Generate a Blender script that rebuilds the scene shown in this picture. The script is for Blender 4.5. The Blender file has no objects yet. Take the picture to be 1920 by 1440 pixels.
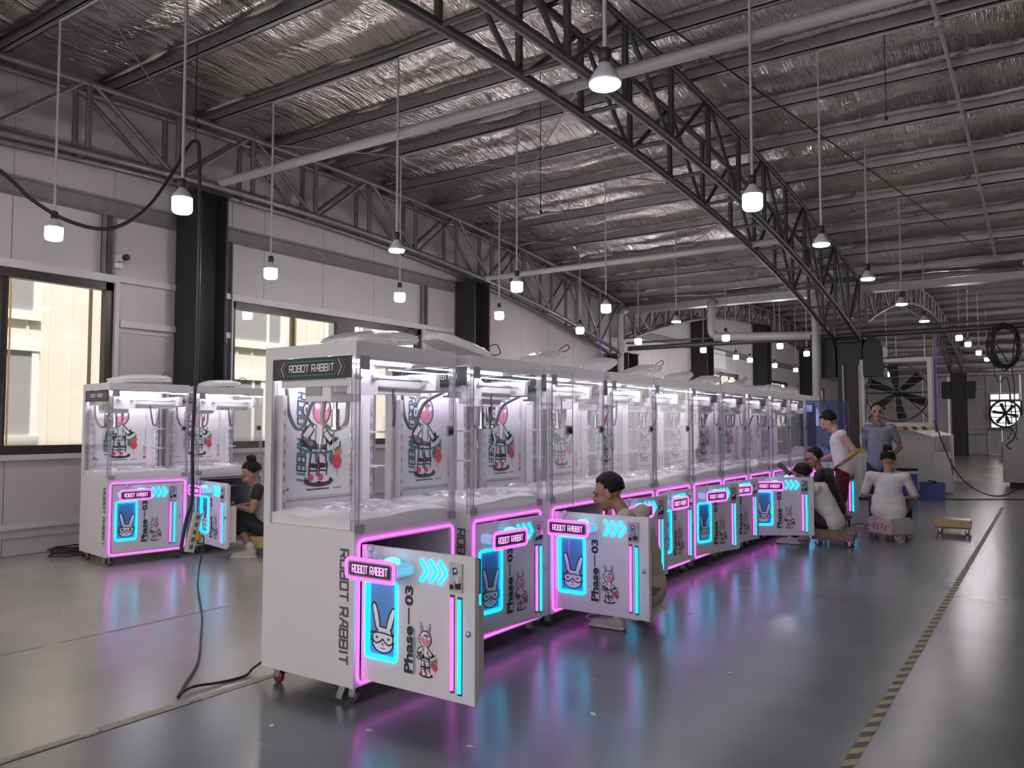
import bpy, bmesh, math, random
from mathutils import Vector, Matrix
random.seed(7)
PI = math.pi
S = bpy.context.scene
COL = S.collection

# ------------------------------------------------------------------ camera, sky, sun, exposure
cam = bpy.data.cameras.new('camera'); camo = bpy.data.objects.new('camera', cam); COL.objects.link(camo)
cam.sensor_width = 36.0; cam.lens = 36.0 * 1490 / 1920; cam.clip_end = 300
camo.location = (0, 0, 1.45)
camo.rotation_euler = (math.radians(90 + 2.958), 0, math.radians(34.167))
S.camera = camo
W = bpy.data.worlds.new('sky'); S.world = W; W.use_nodes = True
bg = W.node_tree.nodes['Background']; bg.inputs[0].default_value = (1.0, 0.955, 0.95, 1); bg.inputs[1].default_value = 2.0
sl = bpy.data.lights.new('sun', 'SUN'); sl.energy = 4.2; sl.angle = 0.02; sl.color = (1, 0.93, 0.86)
so = bpy.data.objects.new('sun', sl); COL.objects.link(so)
so.rotation_euler = Vector((-0.52, 0.12, -0.85)).to_track_quat('-Z', 'Y').to_euler()
S.view_settings.view_transform = 'Standard'; S.view_settings.look = 'None'
S.view_settings.exposure = 0.3; S.view_settings.gamma = 1.0; S.view_settings.use_curve_mapping = False
S.cycles.use_denoising = True
S.cycles.max_bounces = 9; S.cycles.diffuse_bounces = 4; S.cycles.glossy_bounces = 4
S.cycles.transparent_max_bounces = 80; S.cycles.transmission_bounces = 4
S.cycles.sample_clamp_indirect = 6.0
S.cycles.caustics_reflective = False; S.cycles.caustics_refractive = False

# ------------------------------------------------------------------ materials
MATS = {}
def mat(name, col, rough=0.5, metal=0.0, noise=0.0, nscale=6.0, bump=0.0, bscale=40.0, emit=None, estr=0.0, spec=0.5, coat=0.0, stretch=None):
    if name in MATS: return MATS[name]
    m = bpy.data.materials.new(name); m.use_nodes = True
    nt = m.node_tree; b = nt.nodes['Principled BSDF']
    b.inputs['Base Color'].default_value = (*col, 1); b.inputs['Roughness'].default_value = rough
    b.inputs['Metallic'].default_value = metal; b.inputs['Specular IOR Level'].default_value = spec
    if coat: b.inputs['Coat Weight'].default_value = coat
    if emit:
        b.inputs['Emission Color'].default_value = (*emit, 1); b.inputs['Emission Strength'].default_value = estr
    if noise or bump:
        tc = nt.nodes.new('ShaderNodeTexCoord'); mp = nt.nodes.new('ShaderNodeMapping')
        nt.links.new(tc.outputs['Object'], mp.inputs[0])
        if stretch: mp.inputs['Scale'].default_value = stretch
    if noise:
        n = nt.nodes.new('ShaderNodeTexNoise'); n.inputs['Scale'].default_value = nscale; n.inputs['Detail'].default_value = 6
        r = nt.nodes.new('ShaderNodeMixRGB'); r.blend_type = 'MIX'
        r.inputs[1].default_value = (*[c * (1 - noise) for c in col], 1); r.inputs[2].default_value = (*[min(1, c * (1 + noise)) for c in col], 1)
        nt.links.new(mp.outputs[0], n.inputs['Vector']); nt.links.new(n.outputs['Fac'], r.inputs[0]); nt.links.new(r.outputs[0], b.inputs['Base Color'])
    if bump:
        n = nt.nodes.new('ShaderNodeTexNoise'); n.inputs['Scale'].default_value = bscale; n.inputs['Detail'].default_value = 4
        bp = nt.nodes.new('ShaderNodeBump'); bp.inputs['Strength'].default_value = bump; bp.inputs['Distance'].default_value = 0.02
        nt.links.new(mp.outputs[0], n.inputs['Vector']); nt.links.new(n.outputs['Fac'], bp.inputs['Height']); nt.links.new(bp.outputs[0], b.inputs['Normal'])
    MATS[name] = m
    return m
def glass(name, tint, f0=0.045, rough=0.02, diffuse=None, dfac=0.0):
    m = bpy.data.materials.new(name); m.use_nodes = True; nt = m.node_tree; nt.nodes.clear()
    out = nt.nodes.new('ShaderNodeOutputMaterial'); tr = nt.nodes.new('ShaderNodeBsdfTransparent'); gl = nt.nodes.new('ShaderNodeBsdfGlossy')
    tr.inputs[0].default_value = (*tint, 1); gl.inputs['Roughness'].default_value = rough
    lw = nt.nodes.new('ShaderNodeLayerWeight'); lw.inputs[0].default_value = 0.5
    pw = nt.nodes.new('ShaderNodeMath'); pw.operation = 'POWER'; pw.inputs[1].default_value = 5
    ml = nt.nodes.new('ShaderNodeMath'); ml.operation = 'MULTIPLY_ADD'; ml.inputs[1].default_value = 0.75; ml.inputs[2].default_value = f0
    mx = nt.nodes.new('ShaderNodeMixShader')
    nt.links.new(lw.outputs['Facing'], pw.inputs[0]); nt.links.new(pw.outputs[0], ml.inputs[0]); nt.links.new(ml.outputs[0], mx.inputs[0])
    src = tr
    if diffuse:
        df = nt.nodes.new('ShaderNodeBsdfDiffuse'); df.inputs[0].default_value = (*diffuse, 1)
        m2 = nt.nodes.new('ShaderNodeMixShader'); m2.inputs[0].default_value = dfac
        nt.links.new(tr.outputs[0], m2.inputs[1]); nt.links.new(df.outputs[0], m2.inputs[2]); src = m2
    nt.links.new(src.outputs[0], mx.inputs[1]); nt.links.new(gl.outputs[0], mx.inputs[2]); nt.links.new(mx.outputs[0], out.inputs[0])
    MATS[name] = m
    return m
def emis(name, col, st):
    return mat(name, (0.02, 0.02, 0.02), 0.4, emit=col, estr=st)

WHITE = mat('white_powder_coat', (0.66, 0.63, 0.66), 0.38, noise=0.03, nscale=2)
PANELW = mat('printed_back_white', (0.8, 0.78, 0.82), 0.35)
GALV = mat('galvanized_steel', (0.36, 0.345, 0.35), 0.42, 0.75, noise=0.25, nscale=9, bump=0.15, bscale=30)
TRUSSM = mat('dull_grey_steel', (0.11, 0.105, 0.11), 0.45, 0.55, noise=0.4, nscale=7)
TRUSSG = mat('grey_steel', (0.20, 0.19, 0.195), 0.42, 0.65, noise=0.35, nscale=7)
BLACKST = mat('black_steel', (0.012, 0.012, 0.014), 0.55, noise=0.3, nscale=3)
WALLM = mat('sandwich_panel', (0.47, 0.435, 0.45), 0.45, noise=0.06, nscale=1.3)
WALLBACK = mat('panel_joint', (0.12, 0.11, 0.12), 0.7)
GIRTD = mat('girt_grey', (0.19, 0.175, 0.19), 0.5, noise=0.35, nscale=5)
GIRTW = mat('girt_white', (0.55, 0.52, 0.53), 0.45, noise=0.12, nscale=5)
FRAMEB = mat('window_frame_brown', (0.028, 0.02, 0.018), 0.4)
PVC = mat('pvc_pipe', (0.42, 0.39, 0.39), 0.4, noise=0.08, nscale=4)
CONDUIT = mat('conduit', (0.5, 0.47, 0.48), 0.4)
BLACK = mat('black_rubber', (0.012, 0.012, 0.014), 0.55)
PRINTK = mat('black_print', (0.025, 0.025, 0.03), 0.5)
PRINTG = mat('grey_print', (0.14, 0.13, 0.16), 0.5)
LETTER = mat('dark_grey_lettering', (0.09, 0.085, 0.10), 0.5)
TEAL = mat('teal_print', (0.03, 0.28, 0.27), 0.5)
NAVY = mat('slate_print', (0.06, 0.12, 0.19), 0.5)
PINKP = mat('pink_print', (0.72, 0.25, 0.38), 0.5)
MAUVE = mat('mauve_print', (0.25, 0.13, 0.22), 0.5)
REDP = mat('red_print', (0.55, 0.05, 0.09), 0.5)
ORANGEP = mat('orange_print', (0.6, 0.17, 0.05), 0.5)
WHITEP = mat('white_print', (0.78, 0.76, 0.8), 0.5)
CHROME = mat('chrome', (0.6, 0.6, 0.62), 0.2, 1.0)
STEELP = mat('brushed_plate', (0.42, 0.41, 0.43), 0.35, 0.8, noise=0.2, nscale=30)
GREYB = mat('grey_bracket', (0.33, 0.31, 0.35), 0.5)
DARKIN = mat('dark_interior', (0.06, 0.07, 0.12), 0.6)
FOAM = mat('white_foam', (0.82, 0.82, 0.82), 0.8, bump=0.3, bscale=25)
FILM = glass('clear_film', (0.93, 0.93, 0.94), 0.12, 0.15, (0.8, 0.8, 0.82), 0.12)
GLASS = glass('clear_acrylic', (0.985, 0.985, 0.99), 0.02, 0.015)
EDGE = glass('acrylic_edge', (0.90, 0.90, 0.94), 0.10, 0.05, (0.8, 0.8, 0.86), 0.16)
WGLASS = glass('window_glass', (0.96, 0.97, 0.96), 0.04)
BLUEG = glass('blue_window_acrylic', (0.35, 0.6, 0.88), 0.05, 0.05, (0.22, 0.5, 0.85), 0.5)
BLUEFILM = glass('blue_film_acrylic', (0.60, 0.65, 0.84), 0.06, 0.05, (0.3, 0.34, 0.55), 0.22)
FROST = glass('frosted_acrylic', (0.75, 0.8, 0.85), 0.08, 0.15, (0.75, 0.78, 0.82), 0.45)
FROSTC = mat('frosted_cyan_box', (0.45, 0.6, 0.66), 0.25, emit=(0.1, 0.5, 0.65), estr=0.35)
FROSTP = mat('frosted_pink_box', (0.6, 0.5, 0.62), 0.25)
NEONP = emis('neon_pink', (1.0, 0.09, 0.98), 2.5)
NEONC = emis('neon_cyan', (0.0, 0.62, 1.0), 4.2)
SIGNTXT = emis('sign_lettering_glow', (1.0, 0.45, 1.0), 1.0)
LEDW = emis('led_white', (0.93, 0.91, 1.0), 43.0)
BTNGLOW = emis('button_glow', (0.15, 0.65, 1.0), 1.6)
BULBM = emis('bulb_glow', (1.0, 0.93, 0.985), 95.0)
LILAC = mat('bulb_housing', (0.62, 0.6, 0.68), 0.35)
SOCKET = mat('bulb_socket', (0.03, 0.025, 0.025), 0.5)
HOSE = mat('grey_hose', (0.12, 0.12, 0.14), 0.5)
HOSEL = mat('pale_hose', (0.42, 0.43, 0.40), 0.4)
WHEELR = mat('red_wheel', (0.16, 0.02, 0.025), 0.35)
WHEELG = mat('dark_wheel', (0.05, 0.045, 0.05), 0.4)
WRAP = mat('white_plastic_wrap', (0.78, 0.77, 0.79), 0.22, bump=0.6, bscale=18)
YELLOW = mat('yellow_tape', (0.62, 0.42, 0.12), 0.5)
BROWNT = mat('brown_tape', (0.30, 0.19, 0.10), 0.5)

# ------------------------------------------------------------------ mesh builder
class MB:
    def __init__(s): s.v = []; s.f = []; s.mi = []; s.mats = []; s.sm = []
    def _m(s, m):
        if m is None: return 0
        if m not in s.mats: s.mats.append(m)
        return s.mats.index(m)
    def add(s, vs, fs, m=None, smooth=False):
        o = len(s.v); k = s._m(m); s.v += [tuple(v) for v in vs]
        for f in fs: s.f.append(tuple(i + o for i in f)); s.mi.append(k); s.sm.append(smooth)
        return s
    def box(s, x0, x1, y0, y1, z0, z1, m=None, M=None):
        vs = [(x, y, z) for z in (z0, z1) for y in (y0, y1) for x in (x0, x1)]
        if M is not None: vs = [M @ Vector(v) for v in vs]
        return s.add(vs, [(0, 2, 3, 1), (4, 5, 7, 6), (0, 1, 5, 4), (2, 6, 7, 3), (0, 4, 6, 2), (1, 3, 7, 5)], m)
    def tube(s, pts, r, n=8, m=None, closed=False, smooth=True):
        P = [Vector(p) for p in pts]; k = len(P); rs = r if isinstance(r, (list, tuple)) else [r] * k
        up = None; vs = []
        for i in range(k):
            a = P[(i - 1) % k] if (closed or i) else P[i]; b = P[(i + 1) % k] if (closed or i < k - 1) else P[i]
            t = (b - a).normalized()
            if up is None: up = t.orthogonal().normalized()
            up = (up - t * up.dot(t))
            up = up.normalized() if up.length > 1e-6 else t.orthogonal().normalized()
            w = t.cross(up)
            for j in range(n):
                q = 2 * PI * j / n; vs.append(P[i] + (up * math.cos(q) + w * math.sin(q)) * rs[i])
        fs = []
        for i in range(k if closed else k - 1):
            for j in range(n):
                a = i * n + j; b = i * n + (j + 1) % n; c = ((i + 1) % k) * n + (j + 1) % n; d = ((i + 1) % k) * n + j
                fs.append((a, b, c, d))
        s.add(vs, fs, m, smooth)
        if not closed:
            s.add(vs[:n], [tuple(range(n - 1, -1, -1))], m); s.add(vs[-n:], [tuple(range(n))], m)
        return s
    def cyl(s, p0, p1, r0, r1=None, n=12, m=None):
        return s.tube([p0, p1], [r0, r0 if r1 is None else r1], n, m)
    def lathe(s, prof, n=16, c=(0, 0, 0), m=None, axis='z', smooth=True):
        vs = []; c = Vector(c)
        for r, z in prof:
            for j in range(n):
                q = 2 * PI * j / n; a, b = r * math.cos(q), r * math.sin(q)
                vs.append(c + Vector({'z': (a, b, z), 'x': (z, a, b), 'y': (b, z, a)}[axis]))
        fs = [(i * n + j, i * n + (j + 1) % n, (i + 1) * n + (j + 1) % n, (i + 1) * n + j) for i in range(len(prof) - 1) for j in range(n)]
        s.add(vs, fs, m, smooth)
        if prof[0][0] > 1e-4: s.add(vs[:n], [tuple(range(n - 1, -1, -1))], m)
        if prof[-1][0] > 1e-4: s.add(vs[-n:], [tuple(range(n))], m)
        return s
    def prism(s, poly, O, U, V, depth, m=None):
        O, U, V = Vector(O), Vector(U), Vector(V); N = U.cross(V).normalized(); k = len(poly)
        a = [O + U * p[0] + V * p[1] for p in poly]; b = [p + N * depth for p in a]
        fs = [tuple(range(k - 1, -1, -1)), tuple(range(k, 2 * k))] + [(i, (i + 1) % k, k + (i + 1) % k, k + i) for i in range(k)]
        return s.add(a + b, fs, m)
    def ell(s, c, r, m=None, n=12, k=8, R=None):
        vs = []; c = Vector(c)
        for i in range(k + 1):
            t = PI * i / k
            for j in range(n):
                q = 2 * PI * j / n
                v = Vector((r[0] * math.sin(t) * math.cos(q), r[1] * math.sin(t) * math.sin(q), -r[2] * math.cos(t)))
                vs.append(c + (R @ v if R is not None else v))
        return s.add(vs, [(i * n + j, i * n + (j + 1) % n, (i + 1) * n + (j + 1) % n, (i + 1) * n + j) for i in range(k) for j in range(n)], m, True)
    def mesh(s, name, m=None):
        me = bpy.data.meshes.new(name); me.from_pydata(s.v, [], s.f)
        ms = s.mats if s.mats else ([m] if m else [])
        for q in ms: me.materials.append(q)
        me.polygons.foreach_set('material_index', s.mi); me.polygons.foreach_set('use_smooth', s.sm); me.update()
        return me
    def build(s, name, m=None, parent=None, loc=None, **kw):
        return link(name, s.mesh(name, m), parent, loc, **kw)

def link(name, me, parent=None, loc=None, label=None, cat=None, group=None, kind=None, rz=0):
    o = bpy.data.objects.new(name, me); COL.objects.link(o)
    if parent is not None: o.parent = parent
    if loc is not None: o.location = loc
    if rz: o.rotation_euler = (0, 0, rz)
    return tag(o, label, cat, group, kind)
def tag(o, label=None, cat=None, group=None, kind=None):
    for k, v in (('label', label), ('category', cat), ('group', group), ('kind', kind)):
        if v: o[k] = v
    return o
def root(name, loc=(0, 0, 0), label=None, cat=None, group=None, kind=None, rz=0):
    return link(name, None, None, loc, label, cat, group, kind, rz)
def dup(o, loc=None, rz=None, label=None, parent=None):
    c = o.copy(); COL.objects.link(c)
    if parent is not None: c.parent = parent
    if loc is not None: c.location = loc
    if rz is not None: c.rotation_euler = (0, 0, rz)
    if label: c['label'] = label
    for ch in list(o.children): dup(ch, parent=c)
    return c
def child(o, stem):
    return [c for c in o.children if c.name.split('.')[0] == stem]

# flat print: polygons laid a hair above a surface
class Decal:
    def __init__(s, O, U, V):
        s.O, s.U, s.V = Vector(O), Vector(U), Vector(V); s.N = s.U.cross(s.V).normalized(); s.mb = MB(); s.k = 0
    def P(s, u, v, lift): return s.O + s.U * u + s.V * v + s.N * lift
    def poly(s, pts, m, layer=1):
        l = 0.0012 + layer * 0.0006
        s.mb.add([s.P(u, v, l) for u, v in pts], [tuple(range(len(pts)))], m); return s
    def rect(s, u0, v0, u1, v1, m, layer=1): return s.poly([(u0, v0), (u1, v0), (u1, v1), (u0, v1)], m, layer)
    def ell(s, u, v, a, b, m, layer=1, n=24, rot=0.0):
        c, d = math.cos(rot), math.sin(rot)
        return s.poly([(u + a * math.cos(q) * c - b * math.sin(q) * d, v + a * math.cos(q) * d + b * math.sin(q) * c) for q in [2 * PI * i / n for i in range(n)]], m, layer)
    def line(s, pts, w, m, layer=1, closed=False):
        h = w / 2; P = list(pts) + ([pts[0]] if closed else [])
        for (a, b), (c, d) in zip(P[:-1], P[1:]):
            L = math.hypot(c - a, d - b) or 1e-6; x, y = (c - a) / L, (d - b) / L
            s.poly([(a - x * h * .6 + y * h, b - y * h * .6 - x * h), (c + x * h * .6 + y * h, d + y * h * .6 - x * h), (c + x * h * .6 - y * h, d + y * h * .6 + x * h), (a - x * h * .6 - y * h, b - y * h * .6 + x * h)], m, layer)
        return s
    def arc(s, u, v, a, b, t0, t1, w, m, layer=1, n=14):
        return s.line([(u + a * math.cos(math.radians(t0 + (t1 - t0) * i / n)), v + b * math.sin(math.radians(t0 + (t1 - t0) * i / n))) for i in range(n + 1)], w, m, layer)
    def glyphs(s, text, u, v, h, m, du=(1, 0), dv=(0, 1), width=None, bold=0.2, layer=1, italic=0.0):
        wd = lambda c: 0.5 if c == ' ' else (.45 if c == 'I' else 1.0)
        n = sum(wd(c) for c in text); adv = (width / n) if width else h * 0.95; gw = adv * 0.72
        x = 0
        for c in text:
            for st in GLYPH.get(c, []):
                pts = []
                for a, b in st:
                    lx, ly = x + (a * gw if c != 'I' else (a - .35) * gw) + italic * b * h, b * h
                    pts.append((u + lx * du[0] + ly * dv[0], v + lx * du[1] + ly * dv[1]))
                s.line(pts, bold * h, m, layer)
            x += adv * wd(c)
        return s
    def text(s, body, u, v, h, m, du=(1, 0), dv=(0, 1), width=None, bold=0.0, layer=1):
        vs, fs, w = textmesh(body, bold); k = h
        kx = width / w if width else k
        l = 0.0012 + layer * 0.0006
        s.mb.add([s.P(u + x * kx * du[0] + y * k * dv[0], v + x * kx * du[1] + y * k * dv[1], l) for x, y in vs], fs, m); return s
    def build(s, name, parent, **kw): return s.mb.build(name, None, parent, **kw)
GLYPH = {'R': [[(0, 0), (0, .55), (0, 1), (1, 1), (1, .45), (.15, .45)], [(.45, .45), (1, 0)]], 'O': [[(0, 0), (1, 0), (1, 1), (0, 1), (0, 0)]],
         'B': [[(0, 0), (1, 0), (1, 1), (0, 1), (0, 0)], [(0, .5), (1, .5)]], 'T': [[(0, 1), (1, 1)], [(.5, 1), (.5, 0)]],
         'A': [[(0, 0), (.5, 1), (1, 1), (1, 0)], [(.22, .40), (1, .40)]], 'I': [[(.5, 0), (.5, 1)]]}
_TX = {}
def textmesh(body, bold):
    if (body, bold) in _TX: return _TX[(body, bold)]
    c = bpy.data.curves.new('lettering_source', 'FONT'); c.body = body; c.offset = bold; c.resolution_u = 3
    o = bpy.data.objects.new('lettering_source', c); COL.objects.link(o)
    dg = bpy.context.evaluated_depsgraph_get(); dg.update()
    me = bpy.data.meshes.new_from_object(o.evaluated_get(dg))
    vs = [(v.co.x, v.co.y) for v in me.vertices]; fs = [tuple(p.vertices) for p in me.polygons]
    bpy.data.objects.remove(o); bpy.data.curves.remove(c); bpy.data.meshes.remove(me)
    x0 = min(v[0] for v in vs); y0 = min(v[1] for v in vs); H = max(v[1] for v in vs) - y0
    vs = [((x - x0) / H, (y - y0) / H) for x, y in vs]
    _TX[(body, bold)] = (vs, fs, max(v[0] for v in vs)); return _TX[(body, bold)]
def rrect(u0, v0, u1, v1, r, n=5):
    out = []
    for cx, cy, a in ((u1 - r, v1 - r, 0), (u0 + r, v1 - r, 90), (u0 + r, v0 + r, 180), (u1 - r, v0 + r, 270)):
        for i in range(n + 1):
            q = math.radians(a + 90 * i / n); out.append((cx + r * math.cos(q), cy + r * math.sin(q)))
    return out
def sag(a, b, d, n=14):
    a, b = Vector(a), Vector(b)
    return [a.lerp(b, i / n) - Vector((0, 0, d * 4 * (i / n) * (1 - i / n))) for i in range(n + 1)]
def spline(pts, n=8):
    P = [Vector(p) for p in pts]; P = [P[0] * 2 - P[1]] + P + [P[-1] * 2 - P[-2]]; out = []
    for i in range(1, len(P) - 2):
        for k in range(n):
            t = k / n; a, b, c, d = P[i - 1], P[i], P[i + 1], P[i + 2]
            out.append(0.5 * ((2 * b) + (c - a) * t + (2 * a - 5 * b + 4 * c - d) * t * t + (3 * b - a - 3 * c + d) * t ** 3))
    return out + [P[-2]]

# ------------------------------------------------------------------ building shell
YV, YE = 18.7, 46.0            # valley between the two bays, far wall
XW = -9.55                     # windowed side wall
def ztop(Y):                   # top chord / purlin underside
    return 5.46 - 0.0065 * (Y - 7.0) ** 2 if Y <= YV else 5.95 - 0.0098 * (Y - 31.0) ** 2
def zbot(Y):
    return 4.60 - 0.0097 * (Y - 6.6) ** 2 if Y <= YV else 5.35 - 0.0112 * (Y - 31.0) ** 2
XR = 8.0

# floor: painted near bay, bare polished concrete beyond
def floor_mat(name, c1, c2, rough, scr):
    m = bpy.data.materials.new(name); m.use_nodes = True; nt = m.node_tree; b = nt.nodes['Principled BSDF']; L = nt.links.new
    tc = nt.nodes.new('ShaderNodeTexCoord')
    n1 = nt.nodes.new('ShaderNodeTexNoise'); n1.inputs['Scale'].default_value = 0.5; n1.inputs['Detail'].default_value = 8; n1.inputs['Roughness'].default_value = 0.6
    L(tc.outputs['Object'], n1.inputs['Vector'])
    r1 = nt.nodes.new('ShaderNodeValToRGB'); r1.color_ramp.elements[0].position = 0.35; r1.color_ramp.elements[1].position = 0.68
    r1.color_ramp.elements[0].color = (*c1, 1); r1.color_ramp.elements[1].color = (*c2, 1); L(n1.outputs['Fac'], r1.inputs[0])
    mp = nt.nodes.new('ShaderNodeMapping'); mp.inputs['Scale'].default_value = (0.5, 2.2, 1); mp.inputs['Rotation'].default_value = (0, 0, 0.9); L(tc.outputs['Object'], mp.inputs[0])
    n2 = nt.nodes.new('ShaderNodeTexNoise'); n2.inputs['Scale'].default_value = 3.4; n2.inputs['Detail'].default_value = 5; n2.inputs['Roughness'].default_value = 0.55; L(mp.outputs[0], n2.inputs['Vector'])
    r2 = nt.nodes.new('ShaderNodeValToRGB'); r2.color_ramp.elements[0].position = 0.69; r2.color_ramp.elements[1].position = 0.80
    r2.color_ramp.elements[0].color = (0, 0, 0, 1); r2.color_ramp.elements[1].color = (scr, scr, scr, 1); L(n2.outputs['Fac'], r2.inputs[0])
    mx = nt.nodes.new('ShaderNodeMixRGB'); mx.inputs[2].default_value = (0.42, 0.42, 0.40, 1); L(r2.outputs[0], mx.inputs[0]); L(r1.outputs[0], mx.inputs[1]); L(mx.outputs[0], b.inputs['Base Color'])
    r3 = nt.nodes.new('ShaderNodeMapRange'); r3.inputs['From Min'].default_value = 0.3; r3.inputs['From Max'].default_value = 0.7; r3.inputs['To Min'].default_value = rough; r3.inputs['To Max'].default_value = rough + 0.035
    L(n2.outputs['Fac'], r3.inputs[0]); L(r3.outputs[0], b.inputs['Roughness'])
    n3 = nt.nodes.new('ShaderNodeTexNoise'); n3.inputs['Scale'].default_value = 3.0; n3.inputs['Detail'].default_value = 3; L(tc.outputs['Object'], n3.inputs['Vector'])
    bp = nt.nodes.new('ShaderNodeBump'); bp.inputs['Strength'].default_value = 0.05; bp.inputs['Distance'].default_value = 0.02; L(n3.outputs['Fac'], bp.inputs['Height']); L(bp.outputs[0], b.inputs['Normal'])
    b.inputs['Specular IOR Level'].default_value = 0.75
    MATS[name] = m; return m
FLOORA = floor_mat('painted_concrete_floor', (0.125, 0.133, 0.142), (0.185, 0.19, 0.192), 0.23, 0.3)
FLOORL = floor_mat('daylit_concrete_floor', (0.34, 0.325, 0.30), (0.50, 0.465, 0.425), 0.22, 0.3)  # separate left pour, its colour lightened for the daylight falling there
FLOORB = floor_mat('polished_concrete_floor', (0.30, 0.275, 0.25), (0.40, 0.365, 0.335), 0.22, 0.3)
fl = root('floor', kind='structure')
MB().box(-3.79, XR + 4, -8, 17.6, -0.2, 0.0).build('painted_slab', FLOORA, fl)
MB().box(-9.9, -3.792, -8, 17.6, -0.2, 0.0).build('daylit_slab', FLOORL, fl)
MB().box(-9.9, XR + 4, 17.604, YE + 0.3, -0.2, 0.0).build('concrete_slab', FLOORB, fl)
JOINT = mat('floor_joint', (0.40, 0.36, 0.29), 0.6, noise=0.45, nscale=14)
for x, w in ((-3.79, 0.030), (-5.52, 0.011)):
    mb = MB(); y = 0.5
    while y < 16:
        L = random.uniform(0.25, 0.7)
        mb.box(x - w * random.uniform(.6, 1.2), x + w * random.uniform(.6, 1.2), y, y + L * random.uniform(.75, 1.0), 0.0, 0.0025); y += L
    mb.build('joint_strip', JOINT, fl)
MB().box(-3.762, -3.754, 0.3, 16, 0.0, 0.0015).build('joint_crack', BLACK, fl)

# yellow and black hazard tape on the floor
TY = mat('hazard_yellow', (0.46, 0.36, 0.17), 0.55, noise=0.35, nscale=20); TK = mat('hazard_black', (0.07, 0.065, 0.06), 0.55, noise=0.4, nscale=20)
mb = MB(); y = 2.6; i = 0
while y < 16.5:
    m = TY if i % 2 == 0 else TK; s = 0.075; sh = 0.05
    mb.add([(-0.785, y, 0.0016), (-0.735, y + sh, 0.0016), (-0.735, y + s + sh, 0.0016), (-0.785, y + s, 0.0016)], [(0, 1, 2, 3)], m); y += s; i += 1
mb.build('hazard_tape', None, None, label='yellow and black striped hazard tape stuck along the grey floor', cat='floor tape')

# ---- side wall with its panels, girts and studs
def top_at(y): return ztop(min(max(y, -7), YE)) + 0.37
wl = root('wall_left', kind='structure')
WIN = [('added_window_10', -5.6, 0.2, 1.12, 3.2), ('window_1', 1.2, 5.30, 1.12, 3.2), ('window_2', 7.0, 11.08, 1.12, 3.2), ('window_3', 25.4, 28.9, 1.3, 3.3), ('window_4', 31.9, 35.5, 1.3, 3.3), ('window_5', 38.9, 42.4, 1.3, 3.3)]
def add_panel(y0, y1, z0, z1):
    g = 0.004; n = 1 if z1 is not None else 3
    pts = [(y0 + g, z0 + g), (y1 - g, z0 + g)]
    pts += [(y1 - g, z1 - g), (y0 + g, z1 - g)] if z1 is not None else [(y1 - g - (y1 - y0 - 2 * g) * k / n, top_at(y1 - g - (y1 - y0 - 2 * g) * k / n)) for k in range(n + 1)]
    MB().prism(pts, (XW - 0.05, 0, 0), (0, 1, 0), (0, 0, 1), 0.05).build('panel', WALLM, wl)
ys = []; y = -7 + 0.82
while y < YE: ys.append(y); y += 1.145
cuts = sorted(set([-7.0] + ys + [YE] + [w[1] for w in WIN] + [w[2] for w in WIN]))
for a, b in zip(cuts[:-1], cuts[1:]):
    if b - a < 0.02: continue
    w = next((w for w in WIN if a >= w[1] - 1e-4 and b <= w[2] + 1e-4), None)
    if w: add_panel(a, b, 0, w[3]); add_panel(a, b, w[4], None)
    else: add_panel(a, b, 0, None)
# backing behind the joints
bk = MB()
def bpiece(y0, y1, z0, z1):
    bk.box(XW - 0.09, XW - 0.051, y0, y1, z0, z1)
prev = -7.0
for w in WIN:
    bpiece(prev, w[1], 0, 4.3); bpiece(w[1], w[2], 0, w[3]); bpiece(w[1], w[2], w[4], 4.3); prev = w[2]
bpiece(prev, YE, 0, 4.3)
bk.build('backing', WALLBACK, wl)
def girt(y0, y1, z, h, d, m, name='girt'):
    MB().box(XW, XW + d, y0, y1, z, z + 0.012).box(XW, XW + d, y0, y1, z + h - 0.012, z + h).box(XW, XW + 0.012, y0, y1, z, z + h).build(name, m, wl)
girt(-6.9, 13.2, 4.02, 0.20, 0.07, GIRTD); girt(20, 45, 3.9, 0.2, 0.07, GIRTD)
for a, b in ((-6.9, 6.1), (6.56, 12.0)):
    MB().box(XW, XW + 0.07, a, b, 3.215, 3.29).build('girt', GIRTW, wl)
for a, b in ((5.36, 6.1), (6.56, 6.96)): MB().box(XW, XW + 0.08, a, b, 2.66, 2.74).box(XW, XW + 0.02, a, b, 2.6, 2.66).build('girt', GIRTW, wl)
for a, b in ((-6.9, 6.1), (6.56, 12.0)): MB().box(XW, XW + 0.08, a, b, 0.30, 0.36).box(XW, XW + 0.02, a, b, 0.2, 0.3).build('girt', GIRTW, wl)
for y, z0, z1, m in ((5.19, 3.29, 4.02, GIRTD), (6.9, 1.0, 4.02, GIRTD), (11.12, 3.29, 4.02, GIRTD)):
    MB().box(XW, XW + 0.09, y - 0.06, y - 0.045, z0, z1).box(XW, XW + 0.015, y - 0.06, y + 0.06, z0, z1).box(XW, XW + 0.09, y + 0.045, y + 0.06, z0, z1).build('stud', m, wl)

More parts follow.
